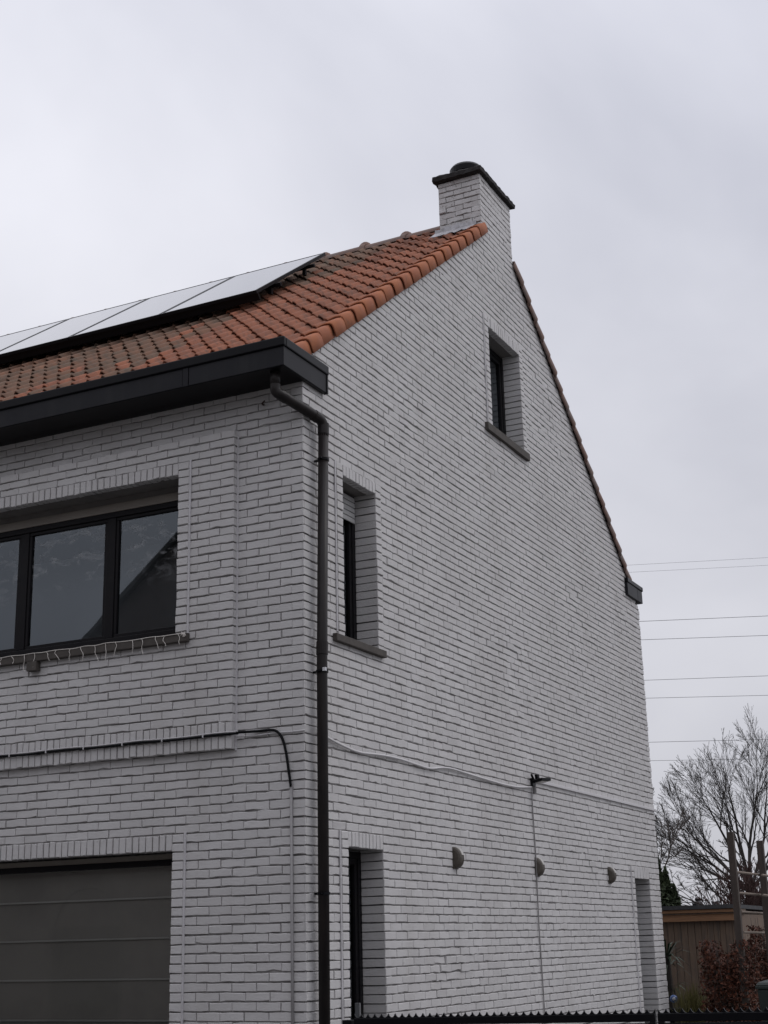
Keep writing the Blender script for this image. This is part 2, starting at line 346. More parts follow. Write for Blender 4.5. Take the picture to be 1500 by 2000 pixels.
fill('gable_wall', 0, 10.11, 0, 10.79, 0, [hole(GW1), hole(GW2), hole(GD1), hole(GD2)], clip=gclip, corner=True, edge_depth=None)
for o in (GW1, GW2, GD1, GD2): surround('gable_wall', *o, .02, .235)
fill('chimney', 0.0, .56, 9.975, 10.79, 0, [], depth=.05)
# the rest of the house shell (rear, far end and chimney sides), plain painted masonry
back['front_wall'].box((-9.5, .6, 0), (-9.49, 10.1, 6.5))
back['gable_wall'].box((-9.5, 10.08, 0), (-.02, 10.098, 6.5))
back['chimney'].box((-.565, 4.494, 9.9), (-.545, 5.50, 10.79)).box((-.55, 5.485, 9.9), (-.012, 5.50, 10.79))
walls = {}
for w in FRAMES:
    walls[w] = back[w].obj(w, 'bed' if w != 'x' else 'mortar', house)
tag(walls['gable_wall'], 'tall gable wall of white painted brick'); tag(walls['chimney'], 'white painted chimney with flaking paint')
# choose the 300 bricks that show largest
def score(bk):
    w, a, b, z0, z1, n = bk[:6]; p = Vector(FRAMES[w]((a+b)/2, (z0+z1)/2, n)); d = p-CAM; dep = d.dot(fw)
    x = 750+FPX*d.dot(RT)/dep; y = 1000-FPX*d.dot(UP)/dep
    if not (5 < x < 1495 and 5 < y < 1975): return 0
    if w == 'front_wall' and z0 > 6.25: return 0
    nrm = Vector((1,0,0)) if w == 'gable_wall' else Vector((0,-1,0))
    return (b-a)*(z1-z0)*abs(nrm.dot(d.normalized()))/d.length_squared
sc = sorted(range(len(BR)), key=lambda i: -score(BR[i])); big = set(sc[:300])
rest = {w: MB() for w in FRAMES}
for i, bk in enumerate(BR):
    v, f = brick_geo(*bk)
    if i in big: MB().add(v, f).obj('brick', 'paint_flaky' if bk[0] == 'chimney' else 'paint', walls[bk[0]])
    else: rest[bk[0]].add(v, f)
for w in FRAMES: tag(rest[w].obj('brickwork', 'paint_flaky' if w == 'chimney' else 'paint', walls[w]), kind='stuff')

# caulk fillets where the proud panel and surrounds meet the wall
mb = MB().box((-PX-.001, -.001, 3.21), (-PX+.014, -.012, 6.07)); mb.obj('caulk_strip', 'caulk', walls['front_wall'])
for (u, z0, z1, n) in ((FU[0]-cwid, 4.26, 5.86, PN), (FL[0]-cwid, 0, 2.56, 0)):
    MB().box((-u-.001, -n+.001, z0), (-u+.016, -n-.012, z1)).obj('caulk_strip', 'caulk', walls['front_wall'])
for o in (GW1, GW2, GD1, GD2):
    MB().box((.001, o[0]-cwid-.016, o[2]+.06), (.012, o[0]-cwid+.001, o[4])).obj('caulk_strip', 'caulk', walls['gable_wall'])

# ---- windows and doors
def soldiers(idx, parent, name='lintel_brick'):
    for bk in SOLD[idx]:
        v, f = brick_geo(*bk); MB().add(v, f).obj(name, 'paint', parent)
soldiers(0, walls['front_wall'], 'ledge_brick'); soldiers(1, walls['front_wall'], 'ledge_brick')
def rect_frame(mb, P, u0, u1, z0, z1, t, d0, d1):
    for a, b, c, d in ((u0, u1, z0, z0+t), (u0, u1, z1-t, z1), (u0, u0+t, z0+t, z1-t), (u1-t, u1, z0+t, z1-t)):
        mb.box(P(a, c, d0), P(b, d, d1))
PF = FRAMES['front_wall']; PG = FRAMES['gable_wall']
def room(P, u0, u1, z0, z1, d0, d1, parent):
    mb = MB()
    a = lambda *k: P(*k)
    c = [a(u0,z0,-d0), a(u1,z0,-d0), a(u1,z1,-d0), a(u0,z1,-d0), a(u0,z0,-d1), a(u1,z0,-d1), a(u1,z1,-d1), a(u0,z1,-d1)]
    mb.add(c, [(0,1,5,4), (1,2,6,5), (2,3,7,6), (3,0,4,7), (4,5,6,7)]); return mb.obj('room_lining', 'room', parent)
# upper front window
u0, u1, z0, hd, tp = FU
w = MB(); rect_frame(w, PF, u0, u1, 4.33, 5.60, .055, -.20, -.27)
for m_ in (2.205, 3.245, 3.95): w.box(PF(m_-.05, 4.385, -.205), PF(m_+.05, 5.545, -.265))
win = w.obj('window', 'frame', house, bevel=.006); tag(win, 'wide black framed upper front window mirroring a roof')
ed = [u0+.055, 2.155, 2.255, 3.195, 3.295, 3.90, 4.00, u1-.055]
for i in range(4):
    s = MB(); rect_frame(s, PF, ed[2*i], ed[2*i+1], 4.385, 5.545, .032, -.215, -.255); s.obj('sash', 'frame', win, bevel=.004)
    MB().add([PF(ed[2*i]+.02, 4.41, -.236), PF(ed[2*i+1]-.02, 4.41, -.236), PF(ed[2*i+1]-.02, 5.52, -.236), PF(ed[2*i]+.02, 5.52, -.236)], [(3,2,1,0)]).obj('pane', 'pane', win)
box('sill', PF(u0-.135, 4.18, PN+.055), PF(u1+.135, 4.258, -.24), 'sill', win, bevel=.006)
MB().box(PF(u0, 5.60, -.19), PF(u1, 5.68, -.27)).obj('shutter_box', 'beige', win, bevel=.004)
box('shutter_rail', PF(u0, 5.682, -.20), PF(u1, 5.738, -.27), 'soffit', win)
box('lintel_soffit', PF(u0, hd+.004, PN-.06), PF(u1, hd+.03, -.27), 'soffit', win)
MB().box(PF(u0+.05, 5.655, -.17), PF(u0+.11, 5.675, -.215)).obj('awning_hook', 'steel', win)
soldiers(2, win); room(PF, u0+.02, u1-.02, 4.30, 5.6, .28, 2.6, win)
MB().box(PF(u0+.1, 4.36, -.9), PF(u1-.1, 5.45, -.94)).obj('curtain', 'curtain', win)
# lower front window
u0, u1, z0, hd, tp = FL
w = MB(); rect_frame(w, PF, u0, u1, .96, 2.36, .05, -.19, -.25); win2 = w.obj('window', 'frame', house, bevel=.005); tag(win2, 'lower front window with a grey folded blind behind the glass')
MB().add([PF(u0+.05, 1.01, -.222), PF(u1-.05, 1.01, -.222), PF(u1-.05, 2.31, -.222), PF(u0+.05, 2.31, -.222)], [(3,2,1,0)]).obj('pane', 'pane_clear', win2)
box('lintel_soffit', PF(u0, hd+.004, -.04), PF(u1, hd+.03, -.25), 'soffit', win2)
box('shutter_box', PF(u0, 2.36, -.20), PF(u1, 2.405, -.25), 'beige', win2)
box('sill', PF(u0-.12, .88, .06), PF(u1+.12, .955, -.22), 'sill', win2, bevel=.006)
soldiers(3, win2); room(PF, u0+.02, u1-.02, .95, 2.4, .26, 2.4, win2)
for k in range(5):
    a, b = 2.385-.335*(k+1), 2.385-.335*k
    cloth = MB(); n = 8
    for j in range(n+1):
        t = j/n; z = a+(b-a)*t; d = -.285-.012*math.sin(t*math.pi)
        cloth.v += [PF(u0+.03, z, d), PF(u1-.03, z, d)]
    cloth.f = [(2*j+2, 2*j+3, 2*j+1, 2*j) for j in range(n)]
    cl = cloth.obj('blind_fold', 'blind', win2, smooth=True)
    box('hem', PF(u0+.03, a-.009, -.262), PF(u1-.03, a+.006, -.284), 'hem', win2, bevel=.003)
# gable windows
def gable_window(o, idx, frame_z0, label, sill, shutter=0, curtain=False, door=False):
    u0, u1, z0, hd, tp = o
    w = MB(); rect_frame(w, PG, u0, u1, frame_z0, hd-.01, .06, -.205, -.275)
    win = w.obj('door' if door else 'window', 'frame', house, bevel=.005); tag(win, label)
    s = MB(); rect_frame(s, PG, u0+.06, u1-.06, frame_z0+.06, hd-.07, .05, -.215, -.262); s.obj('sash', 'frame', win, bevel=.004)
    MB().add([PG(u0+.1, frame_z0+.1, -.24), PG(u1-.1, frame_z0+.1, -.24), PG(u1-.1, hd-.11, -.24), PG(u0+.1, hd-.11, -.24)], [(0,1,2,3)]).obj('pane', 'pane_clear', win)
    if sill: box('sill', *sill, 'sill', win, bevel=.006)
    box('lintel_soffit', PG(u0, hd+.004, -.03), PG(u1, hd+.03, -.27), 'soffit', win)
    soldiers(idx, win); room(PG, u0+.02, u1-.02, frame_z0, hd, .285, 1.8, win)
    n = 5
    for k in range(shutter):
        MB().box(PG(u0+.03, hd-.02-.052*(k+1), -.185), PG(u1-.04, hd-.026-.052*k, -.200)).obj('shutter_slat', 'shutter', win, bevel=.005)
    if curtain:
        c = MB(); n = 24
        for j in range(n+1):
            u = u0+.05+(u1-u0-.1)*j/n; d = -.36-.02*math.sin(j*1.4)
            c.v += [PG(u, frame_z0+.05, d), PG(u, hd-.05, d)]
        c.f = [(2*j, 2*j+2, 2*j+3, 2*j+1) for j in range(n)]; c.obj('curtain', 'curtain', win, smooth=True)
    if door:
        MB().box(PG(u1-.15, 1.0, -.165), PG(u1-.13, 1.14, -.215)).obj('handle', 'steel', win, bevel=.004)
    return win
gw1 = gable_window(GW1, 4, 4.22, 'narrow gable window with a white shutter pulled down a little', (PG(.50, 4.165, .045), PG(1.475, 4.232, -.22)), shutter=5)
gw2 = gable_window(GW2, 5, 7.42, 'upper gable window under the chimney, grey curtain behind', (PG(4.29, 7.33, .045), PG(5.64, 7.425, -.22)), curtain=True)
gd1 = gable_window(GD1, 6, .02, 'narrow black framed side door near the downpipe', None, door=True)
gd2 = gable_window(GD2, 7, .02, 'narrow side door at the far end of the gable', None, door=True)

# ---- roof
SL = .735; TH = math.atan(SL); cs, sn = math.cos(TH), math.sin(TH); RY, RZ = 5.03, 10.345
roof = MB()
xe = .0
roof.add([(-9.5, -.32, 6.66+SL*-.32), (xe, -.32, 6.66+SL*-.32), (xe, RY, 6.66+SL*RY), (-9.5, RY, 6.66+SL*RY)], [(0,1,2,3)])
roof.add([(-9.5, RY, 6.66+SL*RY), (xe, RY, 6.66+SL*RY), (xe, 10.1, 6.66+SL*RY-.80*(10.1-RY)), (-9.5, 10.1, 6.66+SL*RY-.80*(10.1-RY))], [(0,1,2,3)])
roof_o = roof.obj('roof', 'felt', house); tag(roof_o, 'orange clay tile roof, browner and mossy towards the left')
TW = .188; GY = .2235; GL = GY/cs
def tile_geo(length, width=TW):
    """interlocking clay tile: roll + shallow pan, thick nose at the lower end. local x across, y up the slope, z off the roof"""
    prof = []
    n = 11
    for i in range(n):
        t = i/(n-1); x = -.012+t*(width+.012)
        h = .058*(.5-.5*math.cos(2*math.pi*min(1, max(0, (t-.02)/.58)))) + .010*(.5-.5*math.cos(2*math.pi*min(1, max(0, (t-.60)/.40))))
        prof.append((x, h))
    v = []; f = []
    rows = [(.035, .024, 0), (0.001, .020, 0), (0.0, .034, 0), (.012, .038, 0), (length*.5, .022, 0), (length, .004, 0)]
    for (y, lift, _) in rows:
        for x, h in prof: v.append((x, y, h+lift))
    for r in range(len(rows)-1):
        for i in range(n-1):
            a = r*n+i; f.append((a, a+1, a+n+1, a+n))
    return v, f
def slope_pt(x, s, h): # s along slope from y=0 line, on the front pitch
    return Vector((x, s*cs-h*sn, 6.715+s*sn+h*cs))
tv, tf = tile_geo(GL+.06)
tmesh = [None, None]
def tile_mesh(k):
    if tmesh[k] is None:
        me = bpy.data.meshes.new('roof_tile'); me.from_pydata(tv, [], tf); me.materials.append(MT['tile' if k == 0 else 'tile_old'])
        me.polygons.foreach_set('use_smooth', [True]*len(me.polygons)); me.update(); tmesh[k] = me
    return tmesh[k]
Rt = Matrix(((1,0,0), (0,cs,-sn), (0,sn,cs)))
tiles = []
for r in range(-1, 23):
    y = .08+GY*r
    for c in range(50):
        x = -.20-TW*c+ (0 if r % 2 == 0 else 0)
        if y+GY*.75 > RY: continue
        if x > -.62 and y > 4.30: continue
        tiles.append((x+random.gauss(0, .003), y+random.gauss(0, .004), random.gauss(0, .012), random.gauss(0, .003)))
def old(x, y):
    return 1 if x < -1.5 and ((-x-2.3)*.8+(y-.6)*.5+.5*math.sin(x*2.3+y*1.1)+random.gauss(0, .38)) > .75 else 0
def tscore(t):
    p = Vector((t[0], t[1], 6.75+SL*t[1])); d = p-CAM; dep = d.dot(fw); x = 750+FPX*d.dot(RT)/dep; y = 1000-FPX*d.dot(UP)/dep
    if x < 0 or (t[0] < -1.9 and t[1] > 2.3): return 0
    return 1/d.length_squared
order = sorted(range(len(tiles)), key=lambda i: -tscore(tiles[i])); bigt = set(order[:300]); rt_ = [MB(), MB()]
for i, (x, y, rot, h) in enumerate(tiles):
    k = old(x, y); o_ = Vector((x, y, 6.715+SL*y))+Vector((0, -sn, cs))*h
    Rz = Rt @ Matrix.Rotation(rot, 3, 'Z') @ Matrix.Rotation(random.gauss(0, .012), 3, 'Y')
    if i in bigt:
        o = bpy.data.objects.new('roof_tile', tile_mesh(k)); COL.objects.link(o); o.parent = roof_o
        m4 = Rz.to_4x4(); m4.translation = o_; o.matrix_local = m4
    else: rt_[k].add([o_+Rz @ Vector(q) for q in tv], tf)
tag(rt_[0].obj('tile_field', 'tile', roof_o, smooth=True), kind='stuff'); tag(rt_[1].obj('mossy_tile_field', 'tile_old', roof_o, smooth=True), kind='stuff')
# rear pitch (only its edge is seen): plain courses of tiles
rp = MB(); t2 = math.atan(.80); c2, s2 = math.cos(t2), math.sin(t2); R2 = Matrix(((-1,0,0), (0,-c2,-s2*-1*-1), (0,s2,c2)))
R2 = Matrix(((-1, 0, 0), (0, -c2, s2), (0, s2, c2)))
for r in range(0, 24):
    y = 9.98-GY*r
    if y < RY+.05: break
    for c in range(50):
        o_ = Vector((-.02-TW*c, y, RZ+.03-.80*(y-RY))); rp.add([o_+R2 @ Vector(q) for q in tv], tf)
tag(rp.obj('rear_tile_field', 'tile_old', roof_o, smooth=True), kind='stuff')
# verge tiles: rounded shoulder and a flap down over the gable
def verge_geo(ln):
    pr = [(-.20, .012), (-.17, .022), (-.13, .040), (-.07, .054), (-.03, .057), (.010, .052), (.030, .034), (.036, .006), (.036, -.092)]
    v = []; f = []; n = len(pr)
    for (y, k) in ((0.003, -.014), (0, 0.0), (.012, .006), (ln*.5, -.006), (ln, -.020)):
        for x, z in pr:
            s = k
            v.append((x+(k*.6 if x > .01 else 0), y, z+s) if z > -.05 else (x+k*.6, y, z))
    for r in range(4):
        for i in range(n-1): a = r*n+i; f.append((a, a+1, a+n+1, a+n))
    b = len(v)
    return v, f
vv, vf = verge_geo(GL+.05)
for r in range(-1, 20):
    y = .075+GY*r
    if y > 4.33: break
    me = bpy.data.meshes.new('verge_tile'); me.from_pydata(vv, [], vf); me.materials.append(MT['verge']); me.polygons.foreach_set('use_smooth', [True]*len(me.polygons)); me.update()
    o = bpy.data.objects.new('verge_tile', me); COL.objects.link(o); o.parent = roof_o
    m4 = (Rt @ Matrix.Rotation(random.gauss(0, .012), 3, 'Z')).to_4x4(); m4.translation = Vector((random.gauss(0, .004), y, 6.75+SL*y)); o.matrix_local = m4
    sol = o.modifiers.new('thick', 'SOLIDIFY'); sol.thickness = .014; sol.offset = -1
# lowest verge piece beside the gutter
Rv2 = Matrix(((-1, 0, 0), (0, -c2, s2), (0, s2, c2)))
vv2 = [(-x-.02, y, z) for x, y, z in vv]; vf2 = [q[::-1] for q in vf]
for r in range(0, 22):
    y = 9.72-GY*.98*r
    if y < 5.66: break
    me = bpy.data.meshes.new('verge_tile'); me.from_pydata(vv2, [], vf2); me.materials.append(MT['ridge']); me.polygons.foreach_set('use_smooth', [True]*len(me.polygons)); me.update()
    o = bpy.data.objects.new('verge_tile', me); COL.objects.link(o); o.parent = roof_o
    m4 = Rv2.to_4x4(); m4.translation = Vector((-.01+random.gauss(0, .004), y, 6.66+SL*RY+.055-.80*(y-RY))); o.matrix_local = m4
    sol = o.modifiers.new('thick', 'SOLIDIFY'); sol.thickness = .014; sol.offset = -1
# ridge tiles with collars
x = -.63; k = 0
while x > -9.4:
    v = []; f = []; n = 10; ln = .605
    for (dx, rr) in ((0, .105), (.0, .118), (-.07, .122), (-.075, .104), (-ln-.02, .100)):
        for i in range(n+1):
            t = math.pi*i/n; v.append((x+dx, RY+rr*1.25*math.cos(t), 10.395+rr*math.sin(t)))
    for r in range(4):
        for i in range(n): a = r*(n+1)+i; f.append((a, a+1, a+n+2, a+n+1))
    MB().add(v, f).obj('ridge_tile', 'ridge', roof_o, smooth=True)
    kn = MB(); c = Vector((x-.04, RY+.0, 10.485))
    for j in range(5):
        for i in range(8):
            a = math.pi*.5*j/4; t = 2*math.pi*i/8; kn.v.append(tuple(c+Vector((math.cos(t)*math.cos(a)*.085, math.sin(t)*math.cos(a)*.085, math.sin(a)*.075))))
    kn.f = [(j*8+i, j*8+(i+1) % 8, j*8+8+(i+1) % 8, j*8+8+i) for j in range(4) for i in range(8)]
    kn.obj('ridge_knob', 'ridge', roof_o, smooth=True)
    x -= ln
# lead flashing at the chimney foot
fl = MB(); n = 14
for j in range(n+1):
    t = j/n; xx = -.62+t*.56; yb = 4.475
    yl = 4.30+random.uniform(-.05, .03); fl.v += [(xx, 4.470, 6.80+SL*4.47+.07+random.uniform(-.02, .02)), (xx, 4.45, 6.80+SL*4.45+.02), (xx-.02, yl, 6.805+SL*yl+random.uniform(-.005, .012))]
fl.f = [(3*j+a, 3*j+a+1, 3*j+a+4, 3*j+a+3) for j in range(n) for a in (0, 1)]
fl.obj('flashing', 'lead', roof_o, smooth=False)
# chimney slab and cowl
sb = MB(); nx, ny = 14, 22
x0, x1, y0, y1 = -.615, .05, 4.41, 5.57
ring = [(x0+(x1-x0)*i/nx, y0) for i in range(nx)]+[(x1, y0+(y1-y0)*i/ny) for i in range(ny)]+[(x1-(x1-x0)*i/nx, y1) for i in range(nx)]+[(x0, y1-(y1-y0)*i/ny) for i in range(ny)]
m = len(ring)
for zz, ins in ((10.79, .03), (10.80, 0), (10.855, 0), (10.875, .02)):
    for (a, b) in ring:
        c = Vector((a-(x0+x1)/2, b-(y0+y1)/2)); s = 1-ins/.5; j = random.uniform(-.008, .008)
        sb.v.append(((x0+x1)/2+c.x*s+j, (y0+y1)/2+c.y*s+random.uniform(-.008, .008), zz+random.uniform(-.006, .006)))
for r in range(3):
    for i in range(m): sb.f.append((r*m+i, r*m+(i+1) % m, r*m+m+(i+1) % m, r*m+m+i))
sb.f += [tuple(range(m))[::-1], tuple(3*m+i for i in range(m))]
sb.obj('chimney_slab', 'slab', walls['chimney'])
cw = MB(); n = 28; prof = [(.0, 10.86), (.20, 10.86), (.205, 11.02), (.215, 11.025), (.215, 11.10), (.19, 11.135), (.10, 11.165), (0.001, 11.175)]
for rr, zz in prof:
    for i in range(n): t = 2*math.pi*i/n; cw.v.append((-.325+rr*math.cos(t), 4.86+rr*math.sin(t), zz))
cw.f = [(r*n+i, r*n+(i+1) % n, r*n+n+(i+1) % n, r*n+n+i) for r in range(len(prof)-1) for i in range(n)]
cw.obj('cowl', 'black', walls['chimney'], smooth=False)

# ---- gutter box wrapping the corner
GX = .042; GYF = -.41; GB = 6.42; GT = 6.69; GE = .385
gut = MB()
gut.box((-9.5, GYF, GB), (GX, -.002, GB+.018))               # soffit
gut.box((.002, -.002, GB), (GX, GE-.03, GB+.018))
g_o = gut.obj('gutter', 'black', house, bevel=.004); tag(g_o, 'black box gutter wrapping round the house corner')
xs_ = [GX, -.935, -1.0, -4.2, -7.4, -9.5]
for a, b in ((0, 1), (2, 3), (3, 4), (4, 5)):
    MB().box((xs_[a]-.002, GYF-.004, GB+.004), (xs_[b]+.002, GYF+.014, 6.60)).obj('fascia_panel', 'fascia', g_o, bevel=.003)
MB().box((-.938, GYF-.008, GB+.002), (-.997, GYF+.014, 6.60)).obj('joint_cover', 'fascia', g_o, bevel=.003)
MB().box((GX-.012, GYF-.002, GB+.004), (GX+.006, GE-.035, 6.60)).obj('fascia_panel', 'fascia', g_o, bevel=.003)
MB().box((GX-.03, GE-.034, GB-.004), (GX+.014, GE-.008, 6.60)).obj('end_trim', 'black', g_o, bevel=.004)
for nm, a, b in (('gutter_lip', (-9.5, GYF-.022, 6.598), (GX+.02, GYF+.02, GT)), ('gutter_lip', (GX-.02, GYF+.0201, 6.5985), (GX+.0195, GE, GT-.001))):
    MB().box(a, b).obj(nm, 'black', g_o, bevel=.012)
MB().box((-9.5, GYF+.03, 6.60), (GX-.025, -.26, 6.615)).obj('gutter_floor', 'black', g_o)
# rear gutter
gut = MB().box((-9.5, 9.96, 6.415), (.042, 10.20, 6.60)); g2 = gut.obj('gutter', 'fascia', house, bevel=.006); tag(g2, 'short end of the rear gutter box at the far eave')
MB().box((-.02, 9.47, 6.415), (.042, 9.955, 6.60)).obj('fascia_panel', 'fascia', g2, bevel=.004)
MB().box((-9.5, 10.15, 6.602), (.055, 10.225, 6.67)).obj('gutter_lip', 'black', g2, bevel=.012)
MB().box((.0, 9.46, 6.602), (.055, 10.148, 6.668)).obj('gutter_lip', 'black', g2, bevel=.010)
# downpipe
dp = MB().tube([(-.105, -.30, 6.43), (-.105, -.30, 6.30)], .045, 16); pipe = dp.obj('downpipe', 'pipe', house, smooth=True); tag(pipe, 'dark brown downpipe at the house corner')
bend = smooth_path([(-.105, -.30, 6.31), (-.098, -.292, 6.245), (-.055, -.235, 6.205), (.055, .08, 6.125), (.082, .185, 6.09), (.088, .212, 6.03), (.088, .212, 5.95)], 5)
MB().tube(bend, .047, 16).obj('bend', 'pipe', pipe, smooth=True)
pipe_at = lambda z: (.082+.006*(z-3.9)/2.1, .155+.057*(z-3.9)/2.1) if z > 3.9 else (.080+.002*z/3.9, .130+.025*z/3.9)
MB().tube([(.088, .212, 6.0), (.082, .155, 3.9), (.080, .130, 0.0)], .046, 18).obj('pipe_run', 'pipe', pipe, smooth=True)
for zc, h in ((6.02, .05), (4.03, .055)):
    MB().tube([(*pipe_at(zc-h), zc-h), (*pipe_at(zc+h), zc+h)], .0515, 18).obj('collar', 'pipe', pipe, smooth=False)
for a, b in (((-.078, -.268, 6.222), (-.045, -.205, 6.198)), ((.058, .09, 6.122), (.072, .14, 6.108))):
    MB().tube([a, b], .0515, 16).obj('collar', 'pipe', pipe)
for zc, m_ in ((5.73, 'black'), (3.83, 'black'), (2.02, 'black')):
    c = pipe_at(zc)
    cl = MB().tube([(c[0], c[1], zc-.011), (c[0], c[1], zc+.011)], .054, 18).box((0.0, c[1]-.012, zc-.008), (c[0]-.04, c[1]+.012, zc+.008)).box((c[0]-.005, c[1]-.075, zc-.006), (c[0]+.02, c[1]-.045, zc+.006))
    clo = cl.obj('pipe_clip', m_, pipe)
    if zc == 3.83: MB().box((c[0]+.03, c[1]-.048, zc-.004), (c[0]+.058, c[1]-.026, zc+.026)).obj('clip_tab', 'white', pipe)

# ------------------------------------------------------------------ solar panels
PW = 1.335; px0 = -1.92; ya, yb = 2.34, 3.98; off = 6.81+.215
names = ['first solar panel from the chimney end, its edge sticking up over the ridge', 'second solar panel from the chimney end', 'third solar panel from the chimney end', 'fourth solar panel from the chimney end', 'fifth solar panel from the chimney end, cut by the photo edge', 'solar panel beyond the left picture edge']
nrm = Vector((0, -sn, cs))
def rp_(x, y, h): return Vector((x, y, off+SL*y))+nrm*h
for k in range(5):
    a, b = px0-PW*k-.006, px0-PW*(k+1)+.006
    root = empty('solar_panel', rp_((a+b)/2, ya, 0)); tag(root, names[k], 'solar panel', 'solar panels on the roof')
    inv = Matrix.Translation(-root.location)
    def pb(name, xa, xb, y0, y1, h0, h1, m, bevel=0):
        P = [rp_(x_, y_, h_) for h_ in (h0, h1) for x_, y_ in ((xa, y0), (xb, y0), (xb, y1), (xa, y1))]
        P = [inv @ p for p in P]
        return MB().add(P, [(0,3,2,1), (4,5,6,7), (0,1,5,4), (1,2,6,5), (2,3,7,6), (3,0,4,7)]).obj(name, m, root, bevel=bevel)
    fr = .028*cs
    x0_, x1_ = min(a, b), max(a, b)
    pb('frame', x0_, x1_, ya, ya+fr, -.035, .003, 'panel_frame'); pb('frame', x0_, x1_, yb-fr, yb, -.035, .003, 'panel_frame')
    pb('frame', x0_, x0_+.028, ya+fr, yb-fr, -.035, .003, 'panel_frame'); pb('frame', x1_-.028, x1_, ya+fr, yb-fr, -.035, .003, 'panel_frame')
    pb('glass', x0_+.028, x1_-.028, ya+fr, yb-fr, -.03, 0, 'cell')
rail = empty('mounting_rails', (0,0,0)); tag(rail, 'black mounting rails under the solar panels', 'rails')
for yy in (2.75, 3.55):
    a = rp_(0, yy, -.037); MB().add([Vector((x_, yy+dy, off+SL*(yy+dy)))+nrm*h_ for x_ in (-1.86, -8.7) for dy, h_ in ((-.016, -.08), (.016, -.08), (.016, -.037), (-.016, -.037))], [(0,1,2,3), (7,6,5,4), (0,4,5,1), (1,5,6,2), (2,6,7,3), (3,7,4,0)]).obj('rail', 'panel_frame', rail)
for x_ in (-1.98, -3.3, -4.6, -5.9):
    for yy in (2.75, 3.55): MB().box((x_-.02, yy-.02, off+SL*yy-.17), (x_+.02, yy+.02, off+SL*yy-.09)).obj('roof_hook', 'panel_frame', rail)
# dark strip standing in for shade in the gap below the lowest edge
sk_ = MB().add([Vector((x_, y_, off+SL*y_))+nrm*h_ for x_ in (-1.93, -8.55) for y_, h_ in ((ya+.03, -.12), (ya+.045, -.12), (ya+.03, -.036), (ya+.015, -.036))], [(0,1,2,3), (7,6,5,4), (0,4,5,1), (1,5,6,2), (2,6,7,3), (3,7,4,0)]); sk_.obj('gap_shade_strip', 'panel_frame', rail)

# ------------------------------------------------------------------ things on the walls
def half_lamp(y, z, label):
    root = empty('wall_lamp', (0, y, z)); tag(root, label, 'wall lamp', 'half-round lamps on the gable')
    n = 14; R = .1; body = MB()
    rings = [(-.050, .70), (-.040, .92), (-.025, 1.0), (.04, 1.0)]
    for yy, s in rings:
        for i in range(n+1):
            t = -math.pi/2+math.pi*i/n; body.v.append((.002+R*.80*s*math.cos(t), yy, R*s*math.sin(t)))
    for r in range(3):
        for i in range(n): a = r*(n+1)+i; body.f.append((a, a+1, a+n+2, a+n+1))
    body.f += [tuple(range(n+1))[::-1], tuple(3*(n+1)+i for i in range(n+1))]
    body.obj('shade', 'brass', root, smooth=False)
    ln = MB()
    for yy in (-.02, .035):
        for rr in (1.002, 1.06):
            for i in range(6):
                t = .25+1.1*i/5; ln.v.append((.002+R*.80*rr*math.cos(t), yy, R*rr*math.sin(t)))
    ln.f = [(i, i+1, 6+i+1, 6+i) for i in range(5)]+[(12+i, 18+i, 18+i+1, 12+i+1) for i in range(5)]+[(6+i, 6+i+1, 18+i+1, 18+i) for i in range(5)]
    ln.obj('lens', 'lens', root)
    box('back_plate', (0.0, -.06, -.105), (.008, .06, .105), 'brass', root)
half_lamp(2.975, 2.415, 'half-round bronze wall lamp nearest the side door by the downpipe')
half_lamp(5.235, 2.405, 'half-round bronze wall lamp in the middle of the gable beside the thin cable')
half_lamp(7.84, 2.395, 'half-round bronze wall lamp nearest the far side door')
# floodlight
fl = empty('floodlight', (0, 5.22, 3.36)); tag(fl, 'black floodlight on a bracket high on the gable', 'floodlight')
MB().box((.0, -.05, -.06), (.03, .05, .03)).obj('bracket', 'black', fl, bevel=.004)
MB().tube([(.02, 0, -.01), (.09, -.02, .0)], .016, 8).obj('arm', 'black', fl)
hb = MB()
A = Matrix.Rotation(math.radians(-8), 3, 'Y') @ Matrix.Rotation(math.radians(-18), 3, 'Z')
def rb(mb, a, b, o):
    t = MB().box(a, b); mb.add([A @ Vector(q)+Vector(o) for q in t.v], t.f); return mb
rb(hb, (-.06, -.085, -.016), (.06, .085, .018), (.125, .01, .0)).obj('head', 'black', fl, bevel=.006)
rb(MB(), (-.045, -.066, -.0175), (.045, .066, -.014), (.125, .01, -.002)).obj('lens', 'lens', fl)
rb(MB(), (-.02, -.02, .0), (.02, .02, .05), (.07, .0, .02)).obj('sensor', 'black', fl, bevel=.004)
MB().tube([(.03, -.02, .02), (.05, -.13, .055)], .013, 8).obj('sensor_arm', 'black', fl)
MB().tube([(.012, .03, -.05), (.012, .05, -.13)], .022, 8).obj('junction', 'cable_g', fl)
